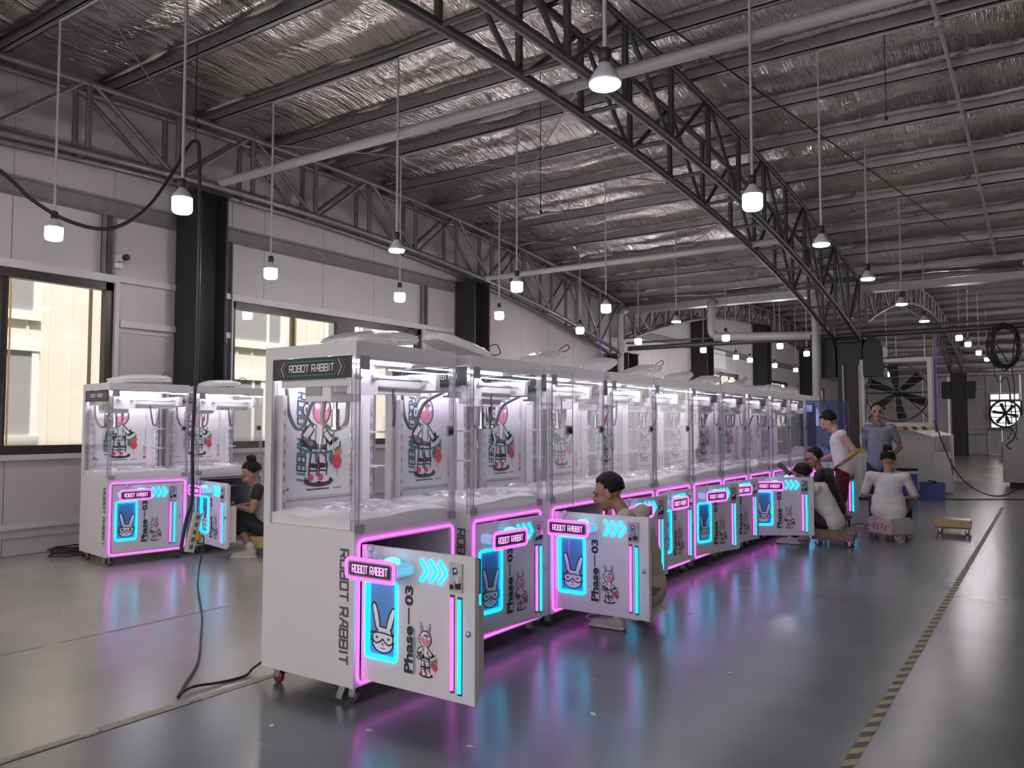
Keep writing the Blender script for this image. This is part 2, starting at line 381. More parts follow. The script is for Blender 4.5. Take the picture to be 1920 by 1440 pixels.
# ---- windows
def window(nm, y0, y1, z0, z1, sashes, tapes):
    r = root(nm, (XW, 0, 0), kind='structure')
    b = 0.05
    for args in ((y0, y1, z1 - 0.10, z1), (y0, y1, z0, z0 + 0.10), (y0, y0 + 0.07, z0, z1), (y1 - 0.10, y1, z0, z1)):
        MB().box(-0.09, 0.012, *args).build('frame', FRAMEB, r)
    for args in ((y0 - b, y1 + b, z1, z1 + 0.02), (y0 - b, y1 + b, z0 - 0.06, z0), (y0 - b, y0, z0, z1), (y1, y1 + b, z0, z1)):
        MB().box(-0.05, 0.06, *args).build('casing', GIRTW, r)
    n = len(sashes) - 1
    for k, (a, c) in enumerate(zip(sashes[:-1], sashes[1:])):
        x = -0.03 if k % 2 else -0.065
        MB().box(x - 0.004, x + 0.004, a, c, z0 + 0.09, z1 - 0.09).build('pane', WGLASS, r)
        if k: MB().box(x - 0.016, x + 0.016, a - 0.035, a + 0.035, z0 + 0.09, z1 - 0.09).build('sash', FRAMEB, r)
    for y, w, m in tapes: MB().box(-0.012, -0.008, y - w / 2, y + w / 2, z0 + 0.10, z1 - 0.11).build('tape', m, r)
    return r
w1 = window('window_1', 1.2, 5.30, 1.12, 3.2, [1.3, 3.20, 4.10, 5.2], [(4.14, 0.02, YELLOW), (5.03, 0.045, BROWNT)])
MB().box(-0.01, 0.012, 3.98, 4.06, 1.75, 1.95).box(0.012, 0.02, 4.0, 4.04, 1.79, 1.9, BLACK).build('latch', WHITE, w1)
MB().box(-0.075, -0.02, 3.96, 4.05, 1.2, 3.1).build('sash', FRAMEB, w1)
window('added_window_10', -5.6, 0.2, 1.12, 3.2, [-5.5, -3.6, -1.7, .1], [])  # unseen window, added to bring more daylight onto the left floor
window('window_2', 7.0, 11.08, 1.12, 3.2, [7.08, 8.12, 9.22, 10.98], [(8.17, 0.035, YELLOW), (8.08, 0.03, BROWNT)])
MB().box(-0.08, 0.0, 9.02, 9.42, 1.2, 3.1).build('mullion', FRAMEB, bpy.data.objects['window_2'])
for nm, a, b in (('window_3', 25.4, 28.9), ('window_4', 31.9, 35.5), ('window_5', 38.9, 42.4)):
    window(nm, a, b, 1.3, 3.3, [a + .07, a + (b - a) * .28, a + (b - a) * .52, a + (b - a) * .75, b - .1], [])

# ---- far wall
wb = root('wall_back', kind='structure')
FW = [('window_6', -9.3, -8.35, 0.35, 2.15), ('window_7', -5.75, -4.3, 0.35, 1.02), ('window_8', -2.55, -1.25, 2.66, 3.02), ('window_9', -2.55, -1.2, 1.28, 2.66)]
xs = [XW]; x = XW + 0.6
while x < XR + 1: xs.append(x); x += 1.15
cx = sorted(set(xs + [w[1] for w in FW] + [w[2] for w in FW] + [XR + 1]))
for a, b in zip(cx[:-1], cx[1:]):
    if b - a < 0.02: continue
    ws = sorted([w for w in FW if a >= w[1] - 1e-4 and b <= w[2] + 1e-4], key=lambda w: w[3]); z = 0
    for w in ws + [None]:
        z1 = w[3] if w else 5.2
        if z1 - z > 0.02: MB().box(a + .004, b - .004, YE, YE + 0.05, z + .004, z1 - .004).build('panel', WALLM, wb)
        z = w[4] if w else 0
bk = MB().box(XW, -9.3, YE + .051, YE + .09, 0, 5.2).box(-8.35, -5.75, YE + .051, YE + .09, 0, 5.2).box(-4.3, -2.55, YE + .051, YE + .09, 0, 5.2).box(-1.2, XR + 1, YE + .051, YE + .09, 0, 5.2)
bk.build('backing', WALLBACK, wb)
for z, h, m in ((3.3, 0.1, GIRTW), (1.35, 0.08, GIRTW), (4.15, 0.09, GIRTD), (0.95, 0.05, GIRTD)):
    for a, b in ((XW, -5.8), (-4.25, -2.6), (-1.15, XR)): MB().box(a, b, YE - 0.09, YE, z, z + h).build('girt', m, wb)
for x in (-7.4, -2.62, -1.1): MB().box(x - .04, x + .04, YE - 0.08, YE, 0, 4.2).build('stud', GIRTW, wb)
def fwindow(nm, x0, x1, z0, z1, nx, nz):
    r = root(nm, (0, YE, 0), kind='structure'); m = GIRTW if nm != 'window_9' else FRAMEB
    for a in ((x0, x1, z0, z0 + .06), (x0, x1, z1 - .06, z1), (x0, x0 + .06, z0, z1), (x1 - .06, x1, z0, z1)): MB().box(a[0], a[1], -0.03, 0.06, a[2], a[3]).build('frame', m, r)
    MB().box(x0, x1, 0.012, 0.018, z0, z1).build('pane', WGLASS, r)
    for i in range(1, nx): MB().box(x0 + (x1 - x0) * i / nx - .03, x0 + (x1 - x0) * i / nx + .03, -0.005, 0.03, z0, z1).build('mullion', m, r)
    for i in range(1, nz): MB().box(x0, x1, -0.005, 0.03, z0 + (z1 - z0) * i / nz - .025, z0 + (z1 - z0) * i / nz + .025).build('mullion', m, r)
for w, nx, nz in zip(FW, (2, 3, 3, 2), (3, 2, 1, 5)): fwindow(*w, nx, nz)

# ---- right-hand wall, out of frame, added to darken the foil, gap for daylight
wr_ = root('added_wall_right', kind='structure')
for k in [q for q in range(17) if q not in (9, 10, 11, 12, 13)]: MB().box(XR + .12, XR + .17, -5 + 3 * k + .004, -2 + 3 * k - .004, 0, 4.1).build('panel', GIRTD, wr_)
MB().box(XR + .175, XR + .2, -5, 22, 0, 5.9).build('backing', WALLBACK, wr_); MB().box(XR + .175, XR + .2, 37, YE, 0, 5.9).build('backing', WALLBACK, wr_)

# ---- ceiling: foil insulation on purlins
def foil_mat():
    m = bpy.data.materials.new('foil_insulation'); m.use_nodes = True; nt = m.node_tree; b = nt.nodes['Principled BSDF']; L = nt.links.new
    tc = nt.nodes.new('ShaderNodeTexCoord')
    def noise(sc, rot, scale, det, ro):
        mp = nt.nodes.new('ShaderNodeMapping'); mp.inputs['Scale'].default_value = sc; mp.inputs['Rotation'].default_value = (0, 0, rot); L(tc.outputs['Object'], mp.inputs[0])
        n = nt.nodes.new('ShaderNodeTexNoise'); n.inputs['Scale'].default_value = scale; n.inputs['Detail'].default_value = det; n.inputs['Roughness'].default_value = ro; L(mp.outputs[0], n.inputs['Vector']); return n
    fine = noise((26, 1.1, 1), 0.10, 1.5, 3, 0.55); mid = noise((6, 0.7, 1), 0.05, 1.2, 4, 0.6); big = noise((1, 1, 1), 0, 0.9, 4, 0.5)
    b1 = nt.nodes.new('ShaderNodeBump'); b1.inputs['Strength'].default_value = 0.8; b1.inputs['Distance'].default_value = 0.07; L(mid.outputs['Fac'], b1.inputs['Height'])
    b2 = nt.nodes.new('ShaderNodeBump'); b2.inputs['Strength'].default_value = 0.75; b2.inputs['Distance'].default_value = 0.022; L(fine.outputs['Fac'], b2.inputs['Height']); L(b1.outputs[0], b2.inputs['Normal']); L(b2.outputs[0], b.inputs['Normal'])
    r = nt.nodes.new('ShaderNodeValToRGB'); r.color_ramp.elements[0].position = 0.35; r.color_ramp.elements[1].position = 0.62
    r.color_ramp.elements[0].color = (0.62, 0.58, 0.56, 1); r.color_ramp.elements[1].color = (0.88, 0.84, 0.81, 1); L(big.outputs['Fac'], r.inputs[0]); L(r.outputs[0], b.inputs['Base Color'])
    b.inputs['Metallic'].default_value = 1.0; b.inputs['Roughness'].default_value = 0.16
    MATS['foil'] = m; return m
FOILM = foil_mat()
FLUFF = mat('insulation_edge', (0.62, 0.58, 0.56), 0.75, 0.1, noise=0.5, nscale=30)
ce = root('ceiling', kind='structure')
PY1 = [18.2, 16.8, 15.45, 14.05, 12.65, 11.2, 9.93, 8.66, 7.5, 6.33, 5.05, 3.77, 2.5, 1.2, -.1, -1.4, -2.7, -4.0]; PY2 = [19.6 + 1.36 * k for k in range(20)]
def foil(y0, y1, plist, name):
    nx = 66; step = 0.1133; ny = int(round((y1 - y0) / step)); vs = []; rr = random.Random(3)
    for j in range(ny + 1):
        y = y0 + (y1 - y0) * j / ny
        d = min(abs(y - p) for p in plist); q = min((p - y for p in plist if p >= y - 1e-6), default=9); e = max(0, 1 - q / .42); bul = -0.05 * math.sin(min(d, 0.68) / 0.68 * PI / 2) - .10 * e * e * (3 - 2 * e)
        for i in range(nx + 1):
            x = XW + (XR - XW) * i / nx
            w = 0.02 * math.sin(x * 3.1 + math.sin(y * 1.7) * 2) + 0.015 * math.sin(y * 9 + x * 1.3) + rr.uniform(-.014, .014)
            vs.append((x, y, ztop(y) + 0.23 + bul + w * (0.4 + d)))
    fs = [(j * (nx + 1) + i, (j + 1) * (nx + 1) + i, (j + 1) * (nx + 1) + i + 1, j * (nx + 1) + i + 1) for j in range(ny) for i in range(nx)]
    mb = MB(); mb.add(vs, fs, FOILM, True); mb.build(name, None, ce)
foil(-5.0, YV + 0.05, PY1, 'foil_sheet'); foil(YV - 0.05, YE + 0.1, PY2, 'foil_sheet')
# opaque metal roof skin above the foil keeps the daylight out
rs = MB()
for a, b in ((-5.2, YV), (YV, YE + .2)):
    n = 16; vs = []
    for j in range(n + 1):
        y = a + (b - a) * j / n
        for x in (XW - .15, XR + .1):
            vs += [(x, y, ztop(y) + 0.36), (x, y, ztop(y) + 0.42)]
    fs = []
    for j in range(n):
        o = 4 * j; fs += [(o, o + 4, o + 6, o + 2), (o + 1, o + 3, o + 7, o + 5), (o, o + 1, o + 5, o + 4), (o + 2, o + 6, o + 7, o + 3)]
    rs.add(vs, fs)
rs.build('roof_skin', GALV, ce)
def purlin(y):
    z = ztop(y); mb = MB()
    mb.box(XW, XR, y - .035, y + .035, z, z + .012).box(XW, XR, y + .025, y + .035, z, z + .20).box(XW, XR, y - .035, y + .035, z + .19, z + .20).box(XW, XR, y - .035, y - .027, z, z + .025)
    mb.build('purlin', GALV, ce)
def fluff(y):                  # ragged insulation edge lying along a purlin
    rr = random.Random(int(y * 100)); n = 70; z = ztop(y); pts = []
    vs = []; fs = []
    for i in range(n + 1):
        x = XW + 0.1 + (XR - XW - 0.2) * i / n; h = rr.uniform(.02, .075); o = -0.05 - rr.uniform(0, .03)
        vs += [(x, y + o, z + .205), (x, y + o - .03, z + .16 + rr.uniform(-.02, .02)), (x, y + o - .005, z + .205 - h * 1.3), (x, y + o + .02, z + .19)]
    for i in range(n):
        for k in range(4): fs.append((4 * i + k, 4 * i + (k + 1) % 4, 4 * i + 4 + (k + 1) % 4, 4 * i + 4 + k))
    mb = MB(); mb.add(vs, fs, None, True); mb.build('insulation_edge', FLUFF, ce)
for y in PY1: purlin(y)
for y in PY2: purlin(y)
for y in PY1[:13]: fluff(y)
# valley gutter between the bays
MB().box(XW, XR, YV - .14, YV - .12, 4.36, 4.50).box(XW, XR, YV + .12, YV + .14, 4.36, 4.50).box(XW, XR, YV - .14, YV + .14, 4.35, 4.362).build('valley_gutter', GALV, ce)

# ---- trusses
def truss(xc, half, y0, y1, label, m, n, r=0.042):
    t = root('roof_truss', (xc, y0, 0), label, 'truss')
    def P(s, y, top): return Vector((s * half, y - y0, (ztop(y) - 0.05) if top else zbot(y)))
    def eps(k):  return y0 + (y1 - y0) * k / n
    for s in (-1, 1):
        for top in (True, False):
            q = 28; MB().tube([P(s, y0 + (y1 - y0) * i / q, top) for i in range(q + 1)], r if top else r * 1.15, 8).build('chord', m, t)
        for k in range(n + 1):
            MB().cyl(P(s, eps(k), False), P(s, eps(k), True), r * 0.85, n=6).build('post', m, t)
            if k < n:
                up = k % 2 == 0
                MB().cyl(P(s, eps(k) + .06, up), P(s, eps(k + 1) - .06, not up), r * 0.7, n=6).build('diagonal', m, t)
    for k in range(0, n + 1):
        for top in (True, False): MB().cyl(P(-1, eps(k), top), P(1, eps(k), top), r * 0.6, n=6).build('tie', m, t)
    return t
truss(-9.2, 0.15, -4.4, 18.3, 'grey lattice roof truss running close along the windowed wall', TRUSSG, 20)
truss(-3.62, 0.25, -4.4, 18.3, 'dark lattice roof truss overhead, above the long row of claw machines', TRUSSM, 20)
truss(-9.2, 0.15, 19.1, 43.0, 'arched lattice truss along the side wall of the far bay', TRUSSG, 24)
truss(-3.62, 0.25, 19.1, 43.0, 'arched lattice truss in the far bay above the big louvred fan', TRUSSG, 24)

# ---- columns
def column(x, y, w, d, h, label, name='steel_column'):
    t = root(name, (x, y, 0), label, 'column')
    MB().box(-w / 2, w / 2, -d / 2, -d / 2 + .03, 0, h).build('flange', BLACKST, t)
    MB().box(-w / 2, w / 2, d / 2 - .03, d / 2, 0, h).build('flange', BLACKST, t)
    MB().box(-.02, .02, -d / 2 + .03, d / 2 - .03, 0, h).build('web', BLACKST, t)
    MB().box(-w / 2 - .03, w / 2 + .03, -d / 2 - .03, d / 2 + .03, 0, .02).build('base_plate', BLACKST, t)
    MB().box(-w / 2 - .02, w / 2 + .02, -d / 2 - .02, d / 2 + .02, h - .02, h).build('cap_plate', BLACKST, t)
    return t
column(-9.27, 6.33, .46, .46, 4.5, 'black steel column against the wall between the two large windows')
column(-9.27, 12.3, .46, .5, 4.22, 'black steel column against the wall beyond the second window')
column(-9.2, 18.7, .6, .6, 3.3, 'black steel column at the wall end of the roof valley')
for y, s in ((24.6, 'first'), (31.0, 'second'), (37.9, 'third')):
    column(-9.25, y, .5, .6, zbot(y) - .05, s + ' black wall column of the far bay, counted from the roof valley')
mc = column(-3.62, 18.7, .5, .5, 3.35, 'thick black steel column under the valley end of the dark overhead truss')
for s, yy in ((-1, 0), (1, 0)):
    pf = [(-.2, 0), (.2, 0), (.2, .62), (.14, .78), (0, .86), (-.14, .78), (-.2, .62)]
    MB().prism(pf, (s * .48, -.3, 2.5), (1, 0, 0), (0, 0, 1), -.6).build('side_hood', BLACKST, mc)
for x in (-.13, .2):
    MB().tube([(x, -.29, 2.75), (x, -.29, 2.3), (x + .01, -.3, .9)], .018, 6).build('conduit', CONDUIT, mc)
MB().box(.19, .28, -.33, -.26, 1.05, 1.25).build('switch_box', WHITE, mc)
fc = column(-3.6, 43.0, .6, .7, 3.9, 'black steel column at the far end of the arched truss')
for s in (-1, 1): MB().box(s * .50 - .19, s * .50 + .19, -.4, .4, 2.7, 3.5).build('side_hood', BLACKST, fc)

# ---- pipes and struts
def pipe(pts, r, m, label, name='pipe', cat='pipe', n=10, group=None):
    return MB().tube(pts, r, n).build(name, m, None, label=label, cat=cat, group=group)
pipe([(-9.1, 6.43, 4.66), (XR, 6.43, 4.66)], .055, PVC, 'pale round strut crossing overhead from the first wall column', 'strut_pipe')
pipe([(-9.1, 12.4, 4.30), (-3.4, 12.4, 4.30)], .055, PVC, 'pale round strut crossing from the wall column beyond the second window', 'strut_pipe')
pipe([(-9.0, 18.62, 3.42), (XR, 18.62, 3.42)], .06, TRUSSM, 'thick dark pipe spanning the roof valley at column top height', 'strut_pipe')
pipe([(-9.0, 18.5, 3.55), (XR, 18.5, 3.55)], .025, TRUSSM, 'thin dark pipe running just above the thick valley pipe', 'strut_pipe')
pipe([(-9.02, 18.54, 4.42), (-9.02, 18.3, 4.34), (-9.02, 18.2, 4.2), (-9.02, 18.2, 0.0)], .085, PVC, 'pale vertical downpipe beside the valley column at the wall', 'drain_pipe')
pipe(spline([(-6.7, 18.54, 4.42), (-6.7, 18.42, 4.3), (-6.7, 18.4, 3.75), (-6.62, 18.4, 3.6), (-6.4, 18.4, 3.55), (-4.4, 18.4, 3.45)], 5), .1, PVC, 'pale elbow drain pipe dropping from the gutter and running level', 'drain_pipe')
pipe(spline([(-4.25, 18.54, 4.42), (-4.25, 18.3, 4.3), (-4.25, 18.24, 4.0), (-4.25, 18.24, 3.0), (-4.26, 18.24, 2.1), (-4.22, 18.24, 1.9), (-4.05, 18.24, 1.7), (-3.94, 18.40, 1.45)], 4), .1, PVC, 'pale drain pipe kinked towards the thick black column', 'drain_pipe')
pipe([(-1.985, 18.62, 3.37), (-1.985, 18.62, 1.3)], .028, mat('blue_pole', (0.12, 0.13, 0.3), .4), 'thin blue pole hanging beside the louvred fan', 'hanger_pole', 'pole', 8)
pipe(spline([(-9.05, 17.2, 4.35), (-9.07, 17.2, 3.9), (-9.07, 17.2, 2.0), (-9.07, 17.2, 0.1)], 3), .018, mat('blue_hose', (0.02, 0.06, 0.35), .4), 'thin blue hose hanging down beside the wall truss', 'air_hose', 'hose', 6)

# ---- outside: the neighbouring building seen through the windows
CREAM = mat('cream_cladding', (0.82, 0.775, 0.69), 0.6, noise=0.04, nscale=2); CREAMW = mat('cream_trim', (0.86, 0.84, 0.80), 0.6)
OUTG = mat('outside_window_grey', (0.36, 0.36, 0.37), 0.25)
nb = root('neighbour_building', (-12.6, 0, 0), 'cream corrugated building standing just outside the left windows', 'building')
MB().box(-.3, -.03, -10, 48, -.2, 9).build('wall', CREAM, nb)
y = -3.0
while y < 14:
    MB().box(-.03, 0, y, y + .30, 0, 9).box(-.03, .025, y + .30, y + .335, 0, 9).build('cladding_panel', CREAM, nb); y += .335
for y0, y1, z0, z1 in ((3.6, 5.75, 3.15, 4.6), (3.6, 5.75, 1.3, 2.55), (9.1, 10.35, 3.05, 4.4), (8.9, 9.9, 1.0, 2.3), (11.6, 12.9, 2.95, 4.3)):
    f = MB().box(-.02, .08, y0 - .12, y1 + .12, z0 - .14, z0).box(-.02, .08, y0 - .12, y1 + .12, z1, z1 + .12).box(-.02, .06, y0 - .1, y0, z0, z1).box(-.02, .06, y1, y1 + .1, z0, z1).build('window', CREAMW, nb)
    MB().box(-.02, .03, y0, y1, z0, z1).build('pane', OUTG, f)
    MB().box(.03, .05, (y0 + y1) / 2 + .3, (y0 + y1) / 2 + .36, z0, z1).build('mullion', CREAMW, f)
MB().box(-12.6, -9.9, -10, 48, -.25, -.05).build('alley_paving', mat('alley_concrete', (.4, .38, .35), .8), None, label='pale concrete alley between the hall and the cream building', cat='paving', kind='structure')

# ------------------------------------------------------------------ claw machines
# local frame: front face at x = 0 looking towards +x, width along +y, depth towards -x
MWD, MDP = 0.84, 0.72
def rabbit_emblem(D, u0, v0, w, stars=True, layer=1):
    K = lambda u, v: (u0 + u * w, v0 + v * w * .74)
    lw = 0.045 * w
    def shape(pts, fill=True, col=PRINTK, wd=lw, ly=0):
        q = [K(*p) for p in pts]
        if fill: D.poly(q, WHITEP, layer + ly)
        D.line(q, wd, col, layer + ly + 1, True)
    def el(cx, cy, a, b, n=22, t0=0, t1=360): return [(cx + a * math.cos(math.radians(t0 + (t1 - t0) * i / n)), cy + b * math.sin(math.radians(t0 + (t1 - t0) * i / n))) for i in range(n + (0 if t1 - t0 == 360 else 1))]
    head = [(.28, .92), (.20, 1.02), (.12, 1.45), (.06, 1.75), (.06, 1.92), (.13, 2.0), (.22, 1.9), (.30, 1.6), (.36, 1.25), (.37, 1.06), (.63, 1.03), (.66, 1.25), (.76, 1.6), (.86, 1.82), (.94, 1.86), (.98, 1.75), (.95, 1.5), (.86, 1.1), (.80, .95), (.88, .75), (.90, .5)]
    head += el(.49, .42, .41, .40, 16, 5, -185) + [(.10, .75)]
    shape(head)
    for a in (.02, .91): shape([(a, .48), (a + .07, .48), (a + .07, .80), (a, .80)], ly=0)
    gog = [(.08, .62), (.12, .45), (.25, .38), (.40, .46), (.49, .58), (.60, .44), (.74, .36), (.88, .44), (.92, .60), (.88, .76), (.70, .80), (.49, .82), (.28, .82), (.12, .77)]
    shape(gog, ly=2)
    for cx, cy in ((.26, .62), (.73, .60)):
        if stars:
            D.poly([K(cx + .085 * (1 if i % 2 == 0 else .42) * math.cos(PI / 2 + i * PI / 5), cy + .085 * (1 if i % 2 == 0 else .42) * math.sin(PI / 2 + i * PI / 5)) for i in range(10)], PRINTK, layer + 4)
        else: D.ell(*K(cx, cy), .07 * w, .07 * w, PRINTK, layer + 4)
    D.poly([K(.44, .40), K(.54, .40), K(.49, .31)], PRINTK, layer + 3)
    D.arc(*K(.45, .24), .05 * w, .04 * w, 200, 360, .02 * w, PRINTG, layer + 3, 6); D.arc(*K(.55, .24), .05 * w, .04 * w, 180, 340, .02 * w, PRINTG, layer + 3, 6)

def figure_print(D, u0, v0, h, layer=1):
    # a small helmeted figure with two long ears, a teal hoop and a balloon
    K = lambda u, v: (u0 + u * h, v0 + v * h)
    E = lambda u, v, a, b, m, l, r=0: D.ell(*K(u, v), a * h, b * h, m, layer + l, 22, r)
    E(.02, .04, .19, .055, PRINTK, 0)
    for s, (a, b) in ((-1, (-.06, .22)), (1, (.07, .2))):           # legs
        D.line([K(a * .6, .36), K(a, .2), K(a - .01, .09)], .12 * h, PRINTK, layer + 1)
        D.line([K(a * .6, .36), K(a, .2), K(a - .01, .10)], .082 * h, WHITEP, layer + 2)
        E(a + .01, .065, .075, .035, WHITEP, 3); E(a - .035, .08, .035, .035, REDP, 4)
        D.line([K(a - .05, .21), K(a + .05, .20)], .035 * h, PRINTK, layer + 3); D.line([K(a + .03, .34), K(a + .035, .24)], .03 * h, PRINTG, layer + 3)
        D.line([K(a - .045, .15), K(a + .045, .145)], .018 * h, PRINTK, layer + 3)
    D.poly([K(-.12, .34), K(.12, .33), K(.12, .57), K(.06, .63), K(-.07, .63), K(-.13, .55)], PRINTK, layer + 1)
    D.poly([K(-.10, .37), K(.10, .36), K(.105, .56), K(.05, .61), K(-.06, .61), K(-.11, .54)], WHITEP, layer + 2)
    D.line([K(-.03, .61), K(-.04, .44)], .016 * h, PRINTG, layer + 3); D.line([K(.06, .61), K(.06, .42)], .016 * h, PRINTG, layer + 3)
    D.line([K(-.10, .42), K(.10, .39)], .03 * h, PRINTG, layer + 3)
    D.poly([K(-.20, .40), K(-.10, .37), K(-.08, .60), K(-.17, .60), K(-.22, .52)], PRINTK, layer); D.line([K(-.10, .57), K(-.17, .48), K(-.12, .42)], .10 * h, PRINTK, layer + 2); D.line([K(-.10, .57), K(-.165, .50)], .065 * h, WHITEP, layer + 3); D.line([K(-.165, .475), K(-.125, .43)], .055 * h, PRINTG, layer + 3)
    E(-.10, .425, .035, .03, MAUVE, 4)
    D.line([K(.10, .52), K(.17, .45), K(.23, .49)], .09 * h, PRINTK, layer + 2); D.line([K(.10, .52), K(.16, .46)], .05 * h, WHITEP, layer + 3)
    E(.245, .515, .035, .035, WHITEP, 4)
    for u, v, r, l in ((-.11, 1.0, .18, .13), (.10, 1.0, -.16, .12)):  # ears
        E(u, v - .02, .042, l, PRINTK, 0, r); E(u, v - .02, .030, l * .86, WHITEP, 1, r); E(u + .004, v - .02, .016, l * .62, PRINTG, 2, r)
    E(0, .77, .172, .182, PRINTK, 1); E(0, .77, .15, .16, WHITEP, 2); D.poly([K(-.12, .37), K(.0, .36), K(-.03, .45), K(-.12, .47)], PRINTK, layer + 3); D.poly([K(.04, .36), K(.12, .35), K(.10, .42)], PRINTK, layer + 3)
    E(.03, .75, .115, .13, MAUVE, 3); E(.035, .725, .10, .095, PINKP, 4)
    E(-.16, .76, .05, .075, PRINTK, 2); E(-.16, .76, .034, .056, WHITEP, 3); E(-.16, .76, .016, .03, PRINTG, 4)
    D.arc(*K(0, .79), .145 * h, .145 * h, 20, 170, .02 * h, PRINTG, layer + 5)
    D.poly([K(.05, .735), K(.085, .745), K(.07, .70)], REDP, layer + 5); E(-.02, .80, .035, .03, WHITEP, 5); E(.10, .80, .028, .03, WHITEP, 5)
    for r in (0, .018): D.arc(*K(.03, .40 + r), .27 * h, (.075 + r) * h, 190, 372, .02 * h, TEAL, layer + 5)
    E(.27, .335, .055, .055, ORANGEP, 3); E(.20, .27, .055, .065, PRINTG, 2); E(.26, .23, .062, .075, REDP, 4)
    D.line([K(.26, .155), K(.27, .06)], .006 * h, PRINTG, layer + 1)
    D.line([K(-.19, .255), K(-.02, .24)], .0001, PRINTG, layer)

def build_machine():
    t = root('claw_machine', (0, 0, 0), 'x', 'claw machine')
    # --- base cabinet: sides, back, bottom, deck and front frame round the door opening
    b = MB(); w, d = MWD, MDP
    b.box(-d, 0, 0, .02, .10, .90).box(-d, 0, w - .02, w, .10, .90).box(-d, -d + .02, .02, w - .02, .10, .90)
    b.box(-d + .02, 0, .02, w - .02, .10, .12).box(-d + .02, 0, .02, w - .02, .88, .90)
    b.box(-.02, 0, .02, .045, .12, .88).box(-.02, 0, w - .045, w - .02, .12, .88).box(-.02, 0, .045, w - .045, .835, .88).box(-.02, 0, .045, w - .045, .12, .135)
    cab = b.build('cabinet', WHITE, t)
    D = Decal((-d, 0, 0), (1, 0, 0), (0, 0, 1))
    for wd_, z_ in (('ROBOT', .80), ('RABBIT', .502)):
        D = Decal((-d, 0, 0), (1, 0, 0), (0, 0, 1)); D.glyphs(wd_, d - .098, z_, .055, LETTER, (0, -1), (1, 0), width=.275 if wd_ == 'ROBOT' else .30, bold=.22)
        D.build('side_lettering', cab)
    inn = MB(); inn.box(-.66, -.03, .30, .315, .13, .87).box(-.66, -.32, .03, .30, .5, .512)
    inn.build('chute_partition', DARKIN, t)
    MB().box(-.6, -.3, .45, .75, .13, .40).box(-.29, -.28, .5, .7, .18, .35).build('control_box', DARKIN, t)
    MB().box(-.6, -.2, .06, .25, .13, .22).build('prize_tray', DARKIN, t)
    # --- pink neon outline round the front
    pts = [(.006, a, c) for a, c in rrect(.028, .118, w - .028, .852, .035)]
    MB().tube(pts, .0068, 6, closed=True).build('neon_outline', NEONP, t)
    # --- upper case
    MB().box(-d, -d + .012, .0, w, .90, 1.82).build('back_panel', PANELW, t)
    MB().box(-d, -d + .055, -.001, .02, .90, 1.82).build('corner_post', WHITE, t)
    MB().box(-d, -d + .055, w - .02, w + .001, .90, 1.82).build('corner_post', WHITE, t)
    MB().box(-d - .001, .001, -.001, w + .001, 1.82, 1.89).build('top_cover', WHITE, t)
    ledge = MB().box(-.05, -.042, .08, w - .08, 1.808, 1.818); ledge.build('led_strip', LEDW, t); MB().box(-d + .1, -d + .112, .08, w - .08, 1.808, 1.818).build('led_strip', LEDW, t); MB().box(-.3, -.29, .08, w - .08, 1.808, 1.818).build('led_strip', LEDW, t); MB().box(-.012, .001, .0, w, 1.80, 1.82).build('fascia_lip', WHITE, t)
    for y0, y1 in ((.003, .008), (w - .008, w - .003)):
        MB().box(-d + .055, -.03, y0, y1, .90, 1.82).build('side_pane', GLASS, t)
    for y in (.004, w - .03):
        MB().box(-.03, -.004, y, y + .026, .90, 1.82).build('corner_strip', EDGE, t)
    for y in (.0, w - .003):
        MB().box(-.003, .0, y, y + .003, .90, 1.82).box(-.033, -.03, y, y + .003, .90, 1.82).build('corner_edge', GREYB, t)
    for y in (.0, w - .07): MB().box(-.004, .003, y, y + .07, .885, .93).build('corner_bracket', GREYB, t)
    MB().box(-.004, .003, .03, .10, 1.745, 1.818).build('corner_bracket', GREYB, t)
    # front glass door, hinged at its low-y edge
    gd = MB().box(-.006, 0, 0, w - .05, .905, 1.815).build('glass_door', GLASS, t, (.002, .03, 0))
    MB().box(-.009, .004, w - .115, w - .055, 1.385, 1.445, GREYB).build('lock_plate', None, gd)
    MB().lathe([(.0, .012), (.012, .012), (.02, .008), (.02, 0)], 12, (.004, w - .085, 1.415), BLACK, 'x').build('lock', None, gd)
    [MB().box(-.007, .001, a, a + .003, .905, 1.815).build('pane_edge', GREYB, gd) for a in (w - .053, -.001)]
    # side sign
    s = MB().box(-d + .06, -.035, .0005, .0075, 1.70, 1.818).build('sign_board', PRINTK, t)
    D = Decal((-d + .06, .0005, 1.70), (1, 0, 0), (0, 0, 1)); sw = d - .095
    D.glyphs('ROBOT RABBIT', sw * .225, .043, .036, WHITEP, width=sw * .58, bold=.17)
    o = rrect(sw * .16, .02, sw * .84, .10, .0399, 1); D.line([(sw * .2, .022), (sw * .8, .022), (sw * .85, .06), (sw * .8, .098), (sw * .2, .098), (sw * .15, .06)], .004, TEAL, 1, True)
    for k, (a, c) in enumerate(((.115, REDP), (.075, TEAL))):
        D.line([(sw * (a + .04), .018), (sw * a, .06), (sw * (a + .04), .102)], .008 if k == 0 else .004, PINKP if k == 0 else TEAL, 1); D.line([(sw * (.96 - a), .018), (sw * (1 - a), .06), (sw * (.96 - a), .102)], .008 if k == 0 else .004, PINKP if k == 0 else TEAL, 1)
    D.build('sign_print', s)
    # foam bed and crumpled film
    rr = random.Random(5); mb = MB(); n = 12; top = []
    for i in range(n + 1):
        for j in range(n + 1):
            top.append((-d + .02 + (d - .035) * i / n, .012 + (w - .024) * j / n, .955 + .012 * math.sin(i * .9 + j * .5) + rr.uniform(-.006, .006)))
    k = len(top); vs = top + [(x, y, .9005) for x, y, z in top]
